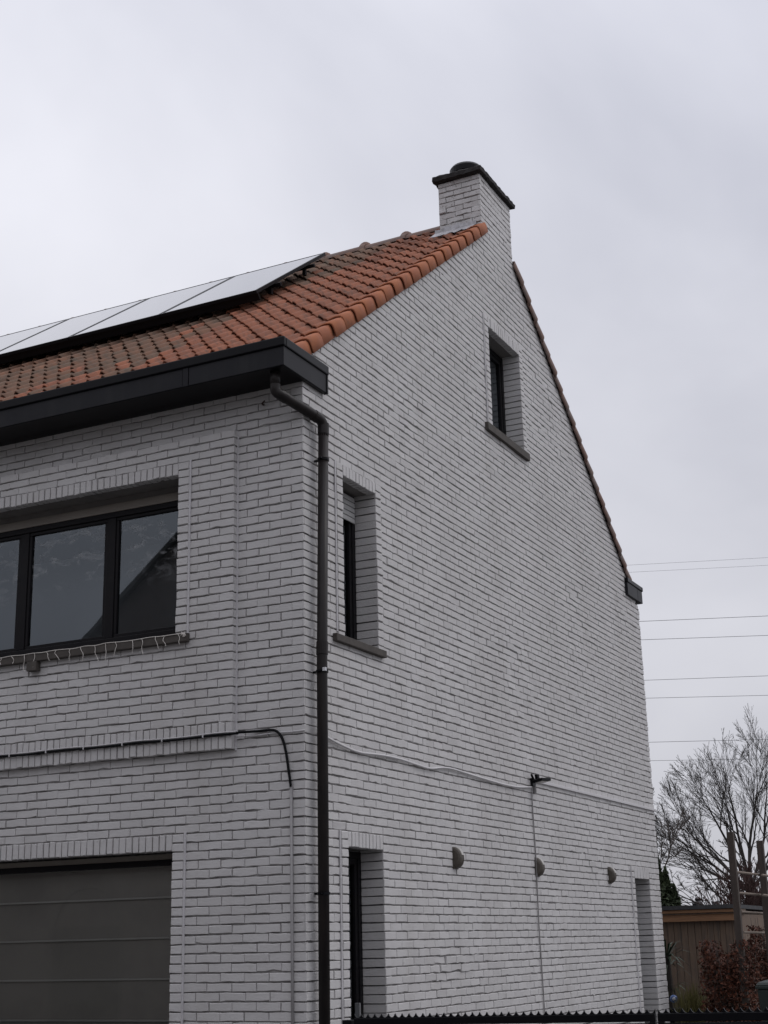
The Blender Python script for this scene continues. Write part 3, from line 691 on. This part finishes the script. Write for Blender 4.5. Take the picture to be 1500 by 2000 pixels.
# cables on the gable
c = MB().tube(smooth_path([(.018, .20, 3.335), (.018, .388, 3.297), (.02, .70, 3.255), (.02, .95, 3.239), (.018, 1.35, 3.258), (.018, 1.72, 3.262), (.02, 2.10, 3.245), (.022, 2.4, 3.236), (.018, 2.7, 3.272), (.018, 2.94, 3.283), (.018, 3.3, 3.272), (.02, 3.73, 3.258), (.022, 4.3, 3.244), (.02, 4.75, 3.252), (.018, 5.15, 3.285)], 5), .011, 6).obj('cable', 'cable_w', smooth=True)
tag(c, 'slack white cable sagging from the downpipe to the floodlight', 'cable')
c = MB().box((.0, 5.30, 3.352), (.026, 10.12, 3.384)); 
c = c.obj('conduit', 'cable_w', bevel=.004); tag(c, 'straight white conduit from the floodlight to the far corner of the gable', 'conduit')
c = MB().tube(smooth_path([(.014, 5.20, 3.30), (.014, 5.165, 3.18), (.013, 5.172, 2.93), (.013, 5.19, 2.45), (.013, 5.175, 1.82), (.013, 5.20, 1.2), (.013, 5.23, .1)], 4), .0075, 6).obj('cable', 'cable_g', smooth=True)
tag(c, 'thin grey cable running down the gable below the floodlight', 'cable')
# cables on the front
hose = smooth_path([(-.62, -.082, 3.348), (-.45, -.022, 3.352), (-.33, -.02, 3.352), (-.26, -.02, 3.335), (-.205, -.02, 3.27), (-.17, -.02, 3.15), (-.145, -.02, 3.0), (-.125, -.02, 2.87)], 6)
c = MB().tube(hose, .0115, 10).obj('cable', 'cable_b', smooth=True); tag(c, 'thick black cable bending down beside the downpipe', 'cable')
c = MB().tube([(-.125, -.014, 2.885), (-.12, -.014, .05)], .0125, 10).obj('conduit', 'cable_g', smooth=True); tag(c, 'thin grey conduit running down the front wall near the corner', 'conduit')
led = empty('ledge_cables', (-2, -.074, 3.33)); tag(led, 'grey cables clipped along the brick ledge of the front', 'cable')
for dz, r_, m_, dy in ((.0, .011, 'cable_b', 0), (.017, .006, 'cable_w', .002)):
    pts = [(-.60+2-u*.25, -.006-dy, .010+dz+.004*math.sin(u*1.9)) for u in range(0, 20)]
    MB().tube(smooth_path(pts, 3), r_, 6).obj('cable', m_, led, smooth=True)
for k in range(9): MB().box((1.05-k*.42, -.022, .0), (1.06-k*.42, .004, .036)).obj('clip', 'cable_w', led)
c = MB().tube(smooth_path([(-.66, -.03, 3.33), (-.50, -.012, 3.318), (-.30, -.012, 3.325), (-.1, -.012, 3.322), (.004, -.012, 3.325)], 4), .006, 6).obj('cable', 'cable_w', smooth=True); tag(c, 'thin white cable crossing from the ledge to the house corner', 'cable')
# small hook under the eave
c = MB().tube(smooth_path([(-.40, 0.0, 6.275), (-.40, -.03, 6.275), (-.385, -.045, 6.28), (-.365, -.04, 6.295)], 4), .008, 6).obj('wall_hook', 'rust', smooth=True); tag(c, 'small rusty hook in the front wall under the gutter', 'hook')
# stub bracket under the front sill
c = MB().box((-2.86, -PN, 4.09), (-2.75, -PN-.07, 4.178)).obj('timber_block', 'sill', bevel=.005); tag(c, 'small brown block hanging under the upper front window sill', 'block')
# icicle string lights
sl_ = empty('string_lights', (-1.13, -.121, 4.26)); tag(sl_, 'thin string of unlit icicle lights draped along the upper front window sill', 'string lights')
pts = [(.0-u*.12, -.003+random.uniform(-.003, .003), .0+random.uniform(-.006, .006)-.008) for u in range(0, 24)]
MB().tube(smooth_path(pts, 3), .0034, 5).obj('wire', 'string', sl_)
for k in range(20):
    x_ = -.04-k*.135+random.uniform(-.03, .03); ln = random.uniform(.06, .17)
    p = [(x_, -.004, -.008)]
    for j in range(1, 5): p.append((p[-1][0]+random.uniform(-.016, .022), -.006+random.uniform(-.008, .004), -.008-ln*j/4))
    MB().tube(smooth_path(p, 3), .0024, 5).obj('drop', 'string', sl_)
for j in range(4):
    p = [(-.0+random.uniform(-.03, .02), -.004+random.uniform(-.01, .0), random.uniform(-.05, .01)) for _ in range(5)]
    MB().tube(smooth_path(p, 3), .0028, 5).obj('tangle', 'string', sl_)

# ------------------------------------------------------------------ gate
gate_y = -.6
def gx(px, py):
    d = RT*((px-750)/FPX)+UP*((1000-py)/FPX)+fw; t = (gate_y-CAM.y)/d.y; return CAM+d*t
ga, gm, gb = gx(693, 1989), gx(1284, 1984), gx(1500, 1976)
gate = empty('driveway_gate', (ga.x, gate_y, 0)); tag(gate, 'black metal driveway gate with a toothed strip along its top', 'gate')
def topz(x): return ga.z+(gb.z-ga.z)*(x-ga.x)/(gb.x-ga.x)
def leaf(xa, xb):
    L_ = lambda p: (p[0]-ga.x, p[1]-gate_y, p[2])
    def hb_(name, x0, x1, z0f, z1f, d0, d1, m, bevel=.003):
        v = [L_((x, gate_y+d, z)) for d in (d0, d1) for x, z in ((x0, z0f(x0)), (x1, z0f(x1)), (x1, z1f(x1)), (x0, z1f(x0)))]
        return MB().add(v, [(0,1,2,3), (7,6,5,4), (0,4,5,1), (1,5,6,2), (2,6,7,3), (3,7,4,0)]).obj(name, m, gate, bevel=bevel)
    hb_('top_rail', xa, xb, lambda x: topz(x)-.05, topz, -.02, .02, 'black')
    hb_('bottom_rail', xa, xb, lambda x: .08, lambda x: .13, -.02, .02, 'black')
    for x in (xa, xb-.04): hb_('stile', x, x+.04, lambda q: .13, lambda q: topz(q)-.0505, -.02, .02, 'black')
    n = 7
    for k in range(n):
        hb_('board', xa+.04, xb-.04, lambda x, k=k: .135+(topz(x)-.19)*k/n+.004, lambda x, k=k: .135+(topz(x)-.19)*(k+1)/n-.004, -.008, .008, 'fascia')
    # toothed strip
    pt = .0545; m = int((xb-xa)/pt); v = []; f = []
    st = MB()
    for k in range(m):
        x = xa+k*pt; prof = []
        q = 6
        for j in range(q+1):
            t = j/q; h = .026*(2*abs(t-.5))**2.4+.003; prof.append((x+t*pt, topz(x)+h))
        for d in (-.006, .006):
            for (a, z) in prof: st.v.append(L_((a, gate_y+d, z)))
            for (a, z) in prof: st.v.append(L_((a, gate_y+d, topz(x)-.004)))
        b = len(st.v)-4*(q+1); w_ = q+1
        for j in range(q):
            st.f.append((b+w_+j, b+w_+j+1, b+j+1, b+j)); o2 = b+2*w_; st.f.append((o2+j, o2+j+1, o2+w_+j+1, o2+w_+j)); st.f.append((b+j, b+j+1, o2+j+1, o2+j))
    st.obj('toothed_strip', 'black', gate)
leaf(ga.x, gm.x-.012); leaf(gm.x+.006, 5.6)
for x in (ga.x-.07,): MB().box((x-ga.x-.02, -.03, 0), (x-ga.x+.055, .04, topz(x)-.01)).obj('gate_post', 'black', gate, bevel=.004)

# ------------------------------------------------------------------ garden beyond
# shed
sy = 13.3
shed = empty('garden_shed', (-1.5, sy, 0)); tag(shed, 'weathered board garden shed with a pale pine fascia behind the house', 'shed')
box('shed_wall', (-2.5, .03, 0), (1.80, 2.6, 1.95), 'wood', shed)
x = -2.5; 
while x < 1.80:
    w_ = random.uniform(.085, .115); MB().box((x, random.uniform(-.006, .006), 0), (x+w_-.006, .028, 1.88)).obj('board', 'wood', shed); x += w_
box('fascia', (-2.6, -.10, 1.855), (1.85, -.07, 1.975), 'wood_new', shed, bevel=.004)
box('eave_board', (-2.6, -.13, 1.96), (1.83, .5, 2.038), 'wood', shed)
box('fascia', (-2.6, -.16, 1.985), (1.85, -.14, 2.035), 'wood_new', shed, bevel=.004)
MB().add([(-2.65, -.2, 2.04), (1.84, -.2, 2.04), (1.84, 2.7, 2.02), (-2.65, 2.7, 2.02), (-2.65, -.2, 2.10), (1.84, -.2, 2.10), (1.84, 2.7, 2.08), (-2.65, 2.7, 2.08)], [(0,3,2,1), (4,5,6,7), (0,1,5,4), (1,2,6,5), (2,3,7,6), (3,0,4,7)]).obj('shed_roof', 'felt', shed)
# trellis of posts and rungs
tre = empty('trellis', pix(1445, 1990, 20)); tre.location.z = 0; tag(tre, 'tall wooden trellis of square posts with thin rungs', 'trellis')
T0 = tre.location.copy()
tops = [pix(1426, 1625, 20), pix(1484, 1642, 20.4), pix(1545, 1655, 20.8)]
for p in tops:
    x, y = p.x-T0.x, p.y-T0.y
    MB().box((x-.045, y-.045, 0), (x+.045, y+.045, p.z)).obj('post', 'post', tre, bevel=.006)
for (a, b) in (((1438, 1703), (1488, 1709)), ((1443, 1744), (1490, 1748)), ((1448, 1781), (1494, 1784)), ((1452, 1821), (1497, 1822)), ((1488, 1709), (1550, 1718)), ((1490, 1748), (1550, 1756))):
    pa, pb_ = pix(*a, 19.93), pix(*b, 20.33); MB().tube([pa-T0, pb_-T0], .018, 6).obj('rung', 'rung', tre)
# pale stake and hose
p = pix(1458, 1990, 20.6); st = MB().box((p.x-.028, p.y-.02, 0), (p.x+.028, p.y+.02, pix(1458, 1800, 20.6).z)).obj('stake', 'stake', bevel=.004); tag(st, 'pale new pine stake standing behind the trellis', 'stake')
h = MB().tube(smooth_path([pix(1452, 1840, 20.5), pix(1462, 1852, 20.5), pix(1468, 1870, 20.5), pix(1470, 1895, 20.5), pix(1466, 1905, 20.5)], 5), .012, 6).obj('hose', 'hose', smooth=True); tag(h, 'green hose looped on the trellis beside the pale stake', 'hose')

def leafcloud(name, m, parent, pts, size, n_per=1, flat=.6, loc=Vector((0,0,0))):
    v = []; f = []
    for p in pts:
        for _ in range(n_per):
            s = size*random.uniform(.6, 1.35)
            a = Vector((random.gauss(0,1), random.gauss(0,1), random.gauss(0,1))).normalized(); b = a.orthogonal().normalized(); b = (Matrix.Rotation(random.uniform(0, 6.28), 3, a) @ b); c = a.cross(b)
            q = Vector(p)-loc; k = len(v)
            v += [q-b*s*.5, q+c*s*.28+a*s*.06, q+b*s*.5, q-c*s*.28+a*s*.06]; f.append((k, k+1, k+2)); f.append((k, k+2, k+3))
    return MB().add(v, f).obj(name, m, parent)
def stems(name, m, parent, base, n, h, spread, r, sides=4):
    mb = MB()
    for _ in range(n):
        a = random.uniform(0, 6.28); q = random.random()**.5*spread; x, y = math.cos(a)*q, math.sin(a)*q
        mb.tube([base+Vector((x*.3, y*.3, 0)), base+Vector((x*.7, y*.7, h*.5)), base+Vector((x, y, h*random.uniform(.75, 1.02)))], [r, r*.7, r*.3], sides)
    return mb.obj(name, m, parent)
# beech hedges
def hedge(label, c, hx, hy, ht, n, size=.075):
    root = empty('beech_hedge', (c.x, c.y, 0)); tag(root, label, 'hedge', 'brown beech hedges')
    pts = []
    while len(pts) < n:
        p = Vector((random.uniform(-1, 1), random.uniform(-1, 1), random.random()))
        e = 1-.25*math.sin(p.x*5+2)*.5-.12*random.random()
        if abs(p.x) > .75+.25*random.random() or p.z > e: continue
        if max(abs(p.x), abs(p.y), p.z) < .55 and random.random() < .6: continue
        if .5+.5*math.sin(p.x*9+p.z*7)*math.cos(p.y*5+p.z*11)+random.gauss(0, .25) < .22: continue
        pts.append(Vector((p.x*hx, p.y*hy, p.z*ht)))
    leafcloud('foliage', 'beech', root, pts, size)
    stems('twigs', 'bark2', root, Vector((0,0,0)), 50, ht*1.05, min(hx, 1.0), .008, 3)
    return root
hc = pix(1424, 1920, 19.6); hedge('brown leafed beech hedge in front of the garden shed', Vector((hc.x, hc.y+.15, 0)), .40, .38, 1.56, 8500, .055)
hc2 = pix(1508, 1900, 20.9); hedge('smaller brown beech hedge behind the bin at the right picture edge', Vector((hc2.x, hc2.y, 0)), .26, .4, 1.75, 5000, .055)
# yellowish grass tuft at the foot of the hedge
gr = empty('grass_tuft', pix(1355, 1990, 20.4)); gr.location.z = 0; tag(gr, 'yellow green tuft at the foot of the brown hedge', 'plant')
mb = MB()
for _ in range(900):
    a = random.uniform(0, 6.28); q = random.random()**.5*.26; b = Vector((math.cos(a)*q, math.sin(a)*q, random.uniform(0, .7))); t = b+Vector((random.gauss(0, .07), random.gauss(0, .07), random.uniform(.15, .42))); s = Vector((math.cos(a+1.5), math.sin(a+1.5), 0))*.008
    k = len(mb.v); mb.v += [tuple(b-s), tuple(b+s), tuple(t)]; mb.f.append((k, k+1, k+2))
mb.obj('blades', 'grassy', gr)
# palm in a pot behind the corner
pc = pix(1312, 1990, 21.3); pl = empty('potted_palm', (pc.x, pc.y, 0)); tag(pl, 'dark spiky palm standing just behind the house corner', 'plant')
mb = MB()
for (cz, n_, ln) in ((.95, 26, .42), (1.38, 34, .46), (1.25, 16, .4)):
    for k in range(n_):
        a = random.uniform(0, 6.28); el = random.uniform(-.25, 1.2); d = Vector((math.cos(a)*math.cos(el), math.sin(a)*math.cos(el), math.sin(el))); s = Vector((-math.sin(a), math.cos(a), 0)); o_ = Vector((0, 0, cz-.05)); w_ = .017
        l_ = ln*random.uniform(.7, 1.1); p0, p1, p2 = o_+d*.04, o_+d*l_*.6, o_+d*l_+Vector((0, 0, -.10*l_/.4)); b = len(mb.v)
        mb.v += [tuple(q) for q in (p0-s*.006, p0+s*.006, p1+s*w_, p1-s*w_, p2)]; mb.f += [(b, b+1, b+2, b+3), (b+3, b+2, b+4)]
mb.obj('leaves', 'palm', pl); MB().tube([(0, 0, .55), (.01, 0, 1.0), (0, .01, 1.38)], [.05, .045, .035], 8).obj('trunk', 'bark', pl)
pot = MB(); n = 20
for rr, zz in ((.10, 0), (.15, .3), (.17, .55), (.185, .56), (.185, .62), (.165, .62), (.15, .56)):
    for i in range(n): t = 6.2832*i/n; pot.v.append((rr*math.cos(t), rr*math.sin(t), zz))
pot.f = [(r*n+i, r*n+(i+1) % n, r*n+n+(i+1) % n, r*n+n+i) for r in range(6) for i in range(n)]+[tuple(6*n+i for i in range(n))]
pot.obj('pot', 'black', pl, smooth=True)
bc = pix(1316, 1951, 20.9); orn = empty('garden_ornament', bc); tag(orn, 'round blue and white ornament at the foot of the potted palm', 'ornament')
def ball(R, c=(0,0,0), n=12, sq=1):
    mb = MB()
    for j in range(n+1):
        for i in range(2*n):
            a = math.pi*j/n; t = math.pi*i/n; mb.v.append((c[0]+R*math.sin(a)*math.cos(t), c[1]+R*math.sin(a)*math.sin(t), c[2]+R*math.cos(a)*sq))
    mb.f = [(j*2*n+i, j*2*n+(i+1) % (2*n), (j+1)*2*n+(i+1) % (2*n), (j+1)*2*n+i) for j in range(n) for i in range(2*n)]; return mb
ball(.058).obj('globe', 'blue', orn, smooth=True); ball(.028, tuple((CAM-bc).normalized()*.036)).obj('white_disc', 'white', orn, smooth=True)
MB().tube([(0, 0, -bc.z), (0, 0, -.05)], .012, 6).obj('stick', 'post', orn)
# bin
bp_ = pix(1482, 1922, 18.6); binn = empty('wheelie_bin', (bp_.x+.30, bp_.y+.1, 0)); tag(binn, 'dark green wheelie bin at the right picture edge', 'bin')
zt = bp_.z
MB().add([(-.22, -.27, .06), (.22, -.27, .06), (.22, .27, .06), (-.22, .27, .06), (-.28, -.34, zt-.06), (.28, -.34, zt-.06), (.28, .34, zt-.06), (-.28, .34, zt-.06)], [(0,3,2,1), (4,5,6,7), (0,1,5,4), (1,2,6,5), (2,3,7,6), (3,0,4,7)]).obj('body', 'bin', binn, bevel=.02)
MB().box((-.295, -.36, zt-.058), (.295, .36, zt-.015)).obj('rim', 'bin', binn, bevel=.012)
MB().add([(-.29, -.36, zt-.012), (.29, -.36, zt-.012), (.29, .36, zt-.012), (-.29, .36, zt-.012), (-.26, -.32, zt+.03), (.26, -.32, zt+.03), (.26, .34, zt+.05), (-.26, .34, zt+.05)], [(0,3,2,1), (4,5,6,7), (0,1,5,4), (1,2,6,5), (2,3,7,6), (3,0,4,7)]).obj('lid', 'bin', binn, bevel=.012)
for x in (-.2, .2): MB().tube([(x-.03, .3, .1), (x+.03, .3, .1)], .1, 14).obj('wheel', 'black', binn)
# conifer
cp = pix(1305, 1990, 29); con = empty('conifer_shrub', (cp.x, cp.y, 0)); tag(con, 'dark green conifer rising above the shed beside the house', 'conifer')
pts = []
for (ox, hh, rr) in ((-.15, 3.55, .55), (-.5, 3.2, .6), (.18, 2.95, .42), (.33, 2.62, .40), (.02, 3.2, .5)):
    for _ in range(2600):
        z = random.random()**.8; r_ = rr*(1-z**2.2)*random.uniform(.5, 1.05)*(1+.15*math.sin(z*25+ox*9)); a = random.uniform(0, 6.28)
        pts.append(Vector((ox+r_*math.cos(a), r_*math.sin(a), z*hh+random.gauss(0, .03))))
leafcloud('foliage', 'conifer', con, pts, .11); MB().tube([(0,0,0), (0,0,1.6)], [.09, .05], 8).obj('trunk', 'bark', con)

# bare trees
def grow(mb, p, d, ln, r, lvl, P, rnd):
    if lvl > P['levels'] or r < P['rmin']*.4: return
    seg = P['seg'][min(lvl, len(P['seg'])-1)]; pts = [p.copy()]; rs = [r]; q = p.copy(); dd = d.copy(); kids = []
    r_end = max(P['rmin'], r*P['taper'])
    for i in range(seg):
        w = Vector((rnd.gauss(0,1), rnd.gauss(0,1), rnd.gauss(0,1)))*P['wob']
        dd = (dd+w+Vector((0,0,P['up'][min(lvl, len(P['up'])-1)]))).normalized(); q = q+dd*ln/seg; pts.append(q.copy()); rs.append(r+(r_end-r)*(i+1)/seg)
        t = (i+1)/seg
        nk = P['kids'][min(lvl, len(P['kids'])-1)]
        if t > P['first'] or lvl > 0:
            for _ in range(int(nk/seg)+(1 if rnd.random() < (nk/seg) % 1 else 0)): kids.append((q.copy(), dd.copy(), rs[-1], t))
    mb.tube(pts, rs, 6 if lvl == 0 else (5 if lvl == 1 else 3), cap=False)
    kids.append((q, dd, rs[-1], 1.0))
    for (kp, kd, kr, t) in kids:
        ang = rnd.uniform(*P['ang'])*(.5 if t == 1.0 else 1); ax = kd.orthogonal().normalized(); ax = Matrix.Rotation(rnd.uniform(0, 6.28), 3, kd) @ ax
        nd_ = Matrix.Rotation(ang, 3, ax) @ kd
        grow(mb, kp, nd_, ln*rnd.uniform(*P['lr'])*(1.15-.35*t), max(P['rmin'], kr*rnd.uniform(.5, .72)), lvl+1, P, rnd)
def tree(name, label, base, limbs, P, seed, m='bark', trunk=None, group=None):
    rnd = random.Random(seed); root = empty(name, (base.x, base.y, 0)); tag(root, label, 'tree', group)
    t = MB(); z = trunk[0]; t.tube([(0,0,0), (.03,.0,z*.5), (0,0,z)], [trunk[1]*1.2, trunk[1], trunk[1]*.9], 10); t.obj('trunk', m, root, smooth=True)
    c = MB()
    for (dx, dy, dz, ln, r) in limbs: grow(c, Vector((0,0,z*.97)), Vector((dx,dy,dz)).normalized(), ln, r, 0, P, rnd)
    c.obj('crown', m, root, smooth=True); return root
D1 = 55; tb = pix(1490, 1990, D1); zf = pix(1480, 1735, D1).z
hx = Vector((RT.x, RT.y, 0)).normalized(); hy = Vector((-hx.y, hx.x, 0))
def limb(ax, up, dep, ln, r): v = hx*ax+hy*dep; return (v.x, v.y, up, ln, r)
Pb = dict(levels=4, seg=[7, 5, 4, 3, 2], wob=.075, up=[.05, .04, .02, .01, .0], kids=[7, 5, 5, 3, 0], first=.2, taper=.30, ang=(.22, .62), lr=(.42, .62), rmin=.0050)
tree('bare_tree', 'large bare tree fanning out above the trellis at the right edge', tb, [limb(-1.2, .50, .1, 3.2, .065), limb(-1.0, .78, -.2, 3.3, .07), limb(-.72, .95, .2, 3.55, .075), limb(-.42, 1.1, -.1, 3.8, .08), limb(-.12, 1.2, .25, 4.0, .08), limb(.15, 1.2, -.2, 4.1, .08), limb(.45, 1.1, .1, 4.0, .075), limb(.85, .9, -.1, 3.3, .07)], Pb, 11, trunk=(zf, .15))
Ps = dict(levels=4, seg=[6, 4, 3, 3, 2], wob=.12, up=[.05, .03, .02, .01, 0], kids=[5, 4, 4, 2, 0], first=.2, taper=.3, ang=(.3, .8), lr=(.34, .55), rmin=.0055)
tb2 = pix(1296, 1990, 36); z2 = pix(1296, 1745, 36).z
Pw = dict(levels=3, seg=[6, 4, 3, 2], wob=.10, up=[.02, .05, .06, .05], kids=[9, 7, 5, 0], first=.2, taper=.35, ang=(.2, .6), lr=(.32, .5), rmin=.0065)
tree('slim_bare_tree', 'slim pale bare tree close behind the far house edge', tb2, [limb(-.25, 1, .1, 2.1, .03), limb(.12, 1, .1, 2.1, .03), limb(.38, 1, -.1, 1.7, .025)], Pw, 5, m='bark2', trunk=(z2, .05))
tb3 = pix(1466, 1990, 33); z3 = pix(1466, 1790, 33).z
tree('arching_bare_tree', 'low bare tree with branches arching left behind the trellis', tb3, [limb(-1, .75, .1, 1.9, .03), limb(-1, .28, -.1, 1.8, .03), limb(-.8, .12, .2, 1.5, .025), limb(-.5, 1, .2, 1.2, .03), limb(.3, 1, .1, 1.6, .04), limb(.9, .7, .2, 1.6, .035)], Ps, 23, trunk=(z3, .08))
Pr = dict(levels=3, seg=[6, 4, 3, 2], wob=.12, up=[.05, .05, .04, 0], kids=[8, 6, 4, 0], first=.1, taper=.35, ang=(.2, .6), lr=(.34, .55), rmin=.005)
tb4 = pix(1482, 1990, 25); z4 = .5
tree('red_twigged_shrub', 'dense reddish brown bare shrub right behind the trellis', tb4, [limb(random.uniform(-.25, .5), 1, random.uniform(-.4, .4), random.uniform(.9, 1.7), .014) for _ in range(44)], Pr, 31, m='redtwig', trunk=(z4, .08))
# far wood on the horizon
mb = MB(); pts = []
fwd = empty('far_wood', (0,0,0)); COL.objects.unlink(fwd); bpy.data.objects.remove(fwd)
for _ in range(5000):
    px = random.uniform(1240, 1700); hgt = 14*(.55+.25*math.sin(px*.06)+.2*math.sin(px*.17+1)); c_ = pix(px, 1850, random.uniform(205, 225)); pts.append(Vector((c_.x, c_.y, random.random()**.7*hgt*.55)))
fwood = leafcloud('far_wood', 'wood_mass', None, pts, 1.6); tag(fwood, 'low grey line of woodland on the horizon above the shed', 'wood', kind='stuff')

# ------------------------------------------------------------------ power lines
WL = [((1228, 1104), (1500, 1089), 175, .016), ((1230, 1118), (1500, 1104), 180, .016), ((1250, 1214), (1500, 1203), 150, .027), ((1250, 1250), (1500, 1241), 155, .027), ((1258, 1329), (1500, 1320), 150, .025), ((1260, 1364), (1500, 1358), 155, .025), ((1268, 1450), (1500, 1444), 150, .025), ((1272, 1486), (1500, 1482), 155, .022)]
lab = ['topmost thin overhead power wire', 'second overhead power wire from the top', 'third overhead power wire from the top', 'fourth overhead power wire from the top', 'fifth overhead power wire from the top', 'sixth overhead power wire from the top', 'seventh overhead power wire, crossing the top of the big bare tree', 'lowest overhead power wire, ending in the big bare tree']
for (a, b, D, r_), l_ in zip(WL, lab):
    A_, B_ = pix(*a, D), pix(*b, D+3); d = B_-A_; pts = []
    for k in range(-6, 9): pts.append(A_+d*k*.8+Vector((0, 0, .004*(k-2)**2)))
    root = MB().tube(pts, r_, 5).obj('power_wire', 'wire'); tag(root, l_, 'power wire', 'overhead power wires')

# ------------------------------------------------------------------ house across the street (mirrored in the front windows), plus added light-blocking wings
oh = empty('opposite_house', (-12.5, -19, 0)); tag(oh, 'dark brick house across the street, mirrored in the upper front window', 'house')
X0, X1, EZ, AZ_ = -7.2, 7.2, 7.85, 13.75
MB().add([(X0,0,0),(X1,0,0),(X1,0,EZ),(0,0,AZ_-.15),(X0,0,EZ),(X0,-9,0),(X1,-9,0),(X1,-9,EZ),(0,-9,AZ_-.15),(X0,-9,EZ)], [(4,3,2,1,0),(5,6,7,8,9),(0,5,9,4),(1,2,7,6)]).obj('wall', 'farbrick', oh)
MB().add([(X0-.3,.25,EZ-.25),(0,.25,AZ_),(0,-9.25,AZ_),(X0-.3,-9.25,EZ-.25),(X1+.3,.25,EZ-.25),(X1+.3,-9.25,EZ-.25),(X0-.3,.25,EZ-.40),(0,.25,AZ_-.15),(X1+.3,.25,EZ-.40)], [(0,3,2,1),(1,2,5,4),(0,1,7,6),(1,4,8,7)]).obj('roof', 'farroof', oh)
MB().add([(7.25,-1,0),(26,-1,0),(26,-1,6.2),(7.25,-1,6.2),(7.25,-9,0),(26,-9,0),(26,-9,6.2),(7.25,-9,6.2),(7.25,-5,10.2),(26,-5,10.2)], [(0,3,2,1),(4,5,6,7),(1,2,9,6,5),(0,4,7,8,3)]).obj('light_block_wing', 'farbrick', oh)  # unseen wing, added to block low sky light from the front wall
MB().add([(7.22,-.6,6.0),(26.3,-.6,6.0),(26.3,-5,10.35),(7.22,-5,10.35),(26.3,-9.4,6.0),(7.22,-9.4,6.0)], [(0,1,2,3),(3,2,4,5)]).obj('roof', 'farroof', oh)  # roof of the added right wing
MB().add([(-7.25,-1,0),(-26,-1,0),(-26,-1,5.2),(-7.25,-1,5.2),(-7.25,-9,0),(-26,-9,0),(-26,-9,5.2),(-7.25,-9,5.2),(-7.25,-5,7.6),(-26,-5,7.6)], [(0,1,2,3),(7,6,5,4),(5,6,9,2,1),(3,8,7,4,0)]).obj('light_block_wing', 'farbrick', oh)  # second unseen wing, added to deepen the shade under the eave
MB().add([(-7.22,-.6,5.0),(-26.3,-.6,5.0),(-26.3,-5,7.75),(-7.22,-5,7.75),(-26.3,-9.4,5.0),(-7.22,-9.4,5.0)], [(3,2,1,0),(5,4,2,3)]).obj('roof', 'farroof', oh)  # roof of the added left wing
ar = MB(); n = 16; path = [(-5.85, 0.02, 0)]+[(-4.78-1.07*math.cos(math.pi*i/n), .02, 2.1+1.07*math.sin(math.pi*i/n)) for i in range(n+1)]+[(-3.71, .02, 0)]
ar.tube(path, .05, 6).obj('door_arch', 'sill', oh)
MB().box((-5.75, .0, 0), (-3.8, .05, 2.2)).obj('door', 'frame', oh)
ocab = MB().tube(smooth_path([(-40, -7.5, 6.6), (-20, -7.2, 5.9), (-4, -7, 5.8), (12, -6.8, 6.5)], 6), .012, 6).obj('overhead_cable', 'cable_b', smooth=True); tag(ocab, 'thin overhead cable along the street, mirrored in the upper front window', 'cable')
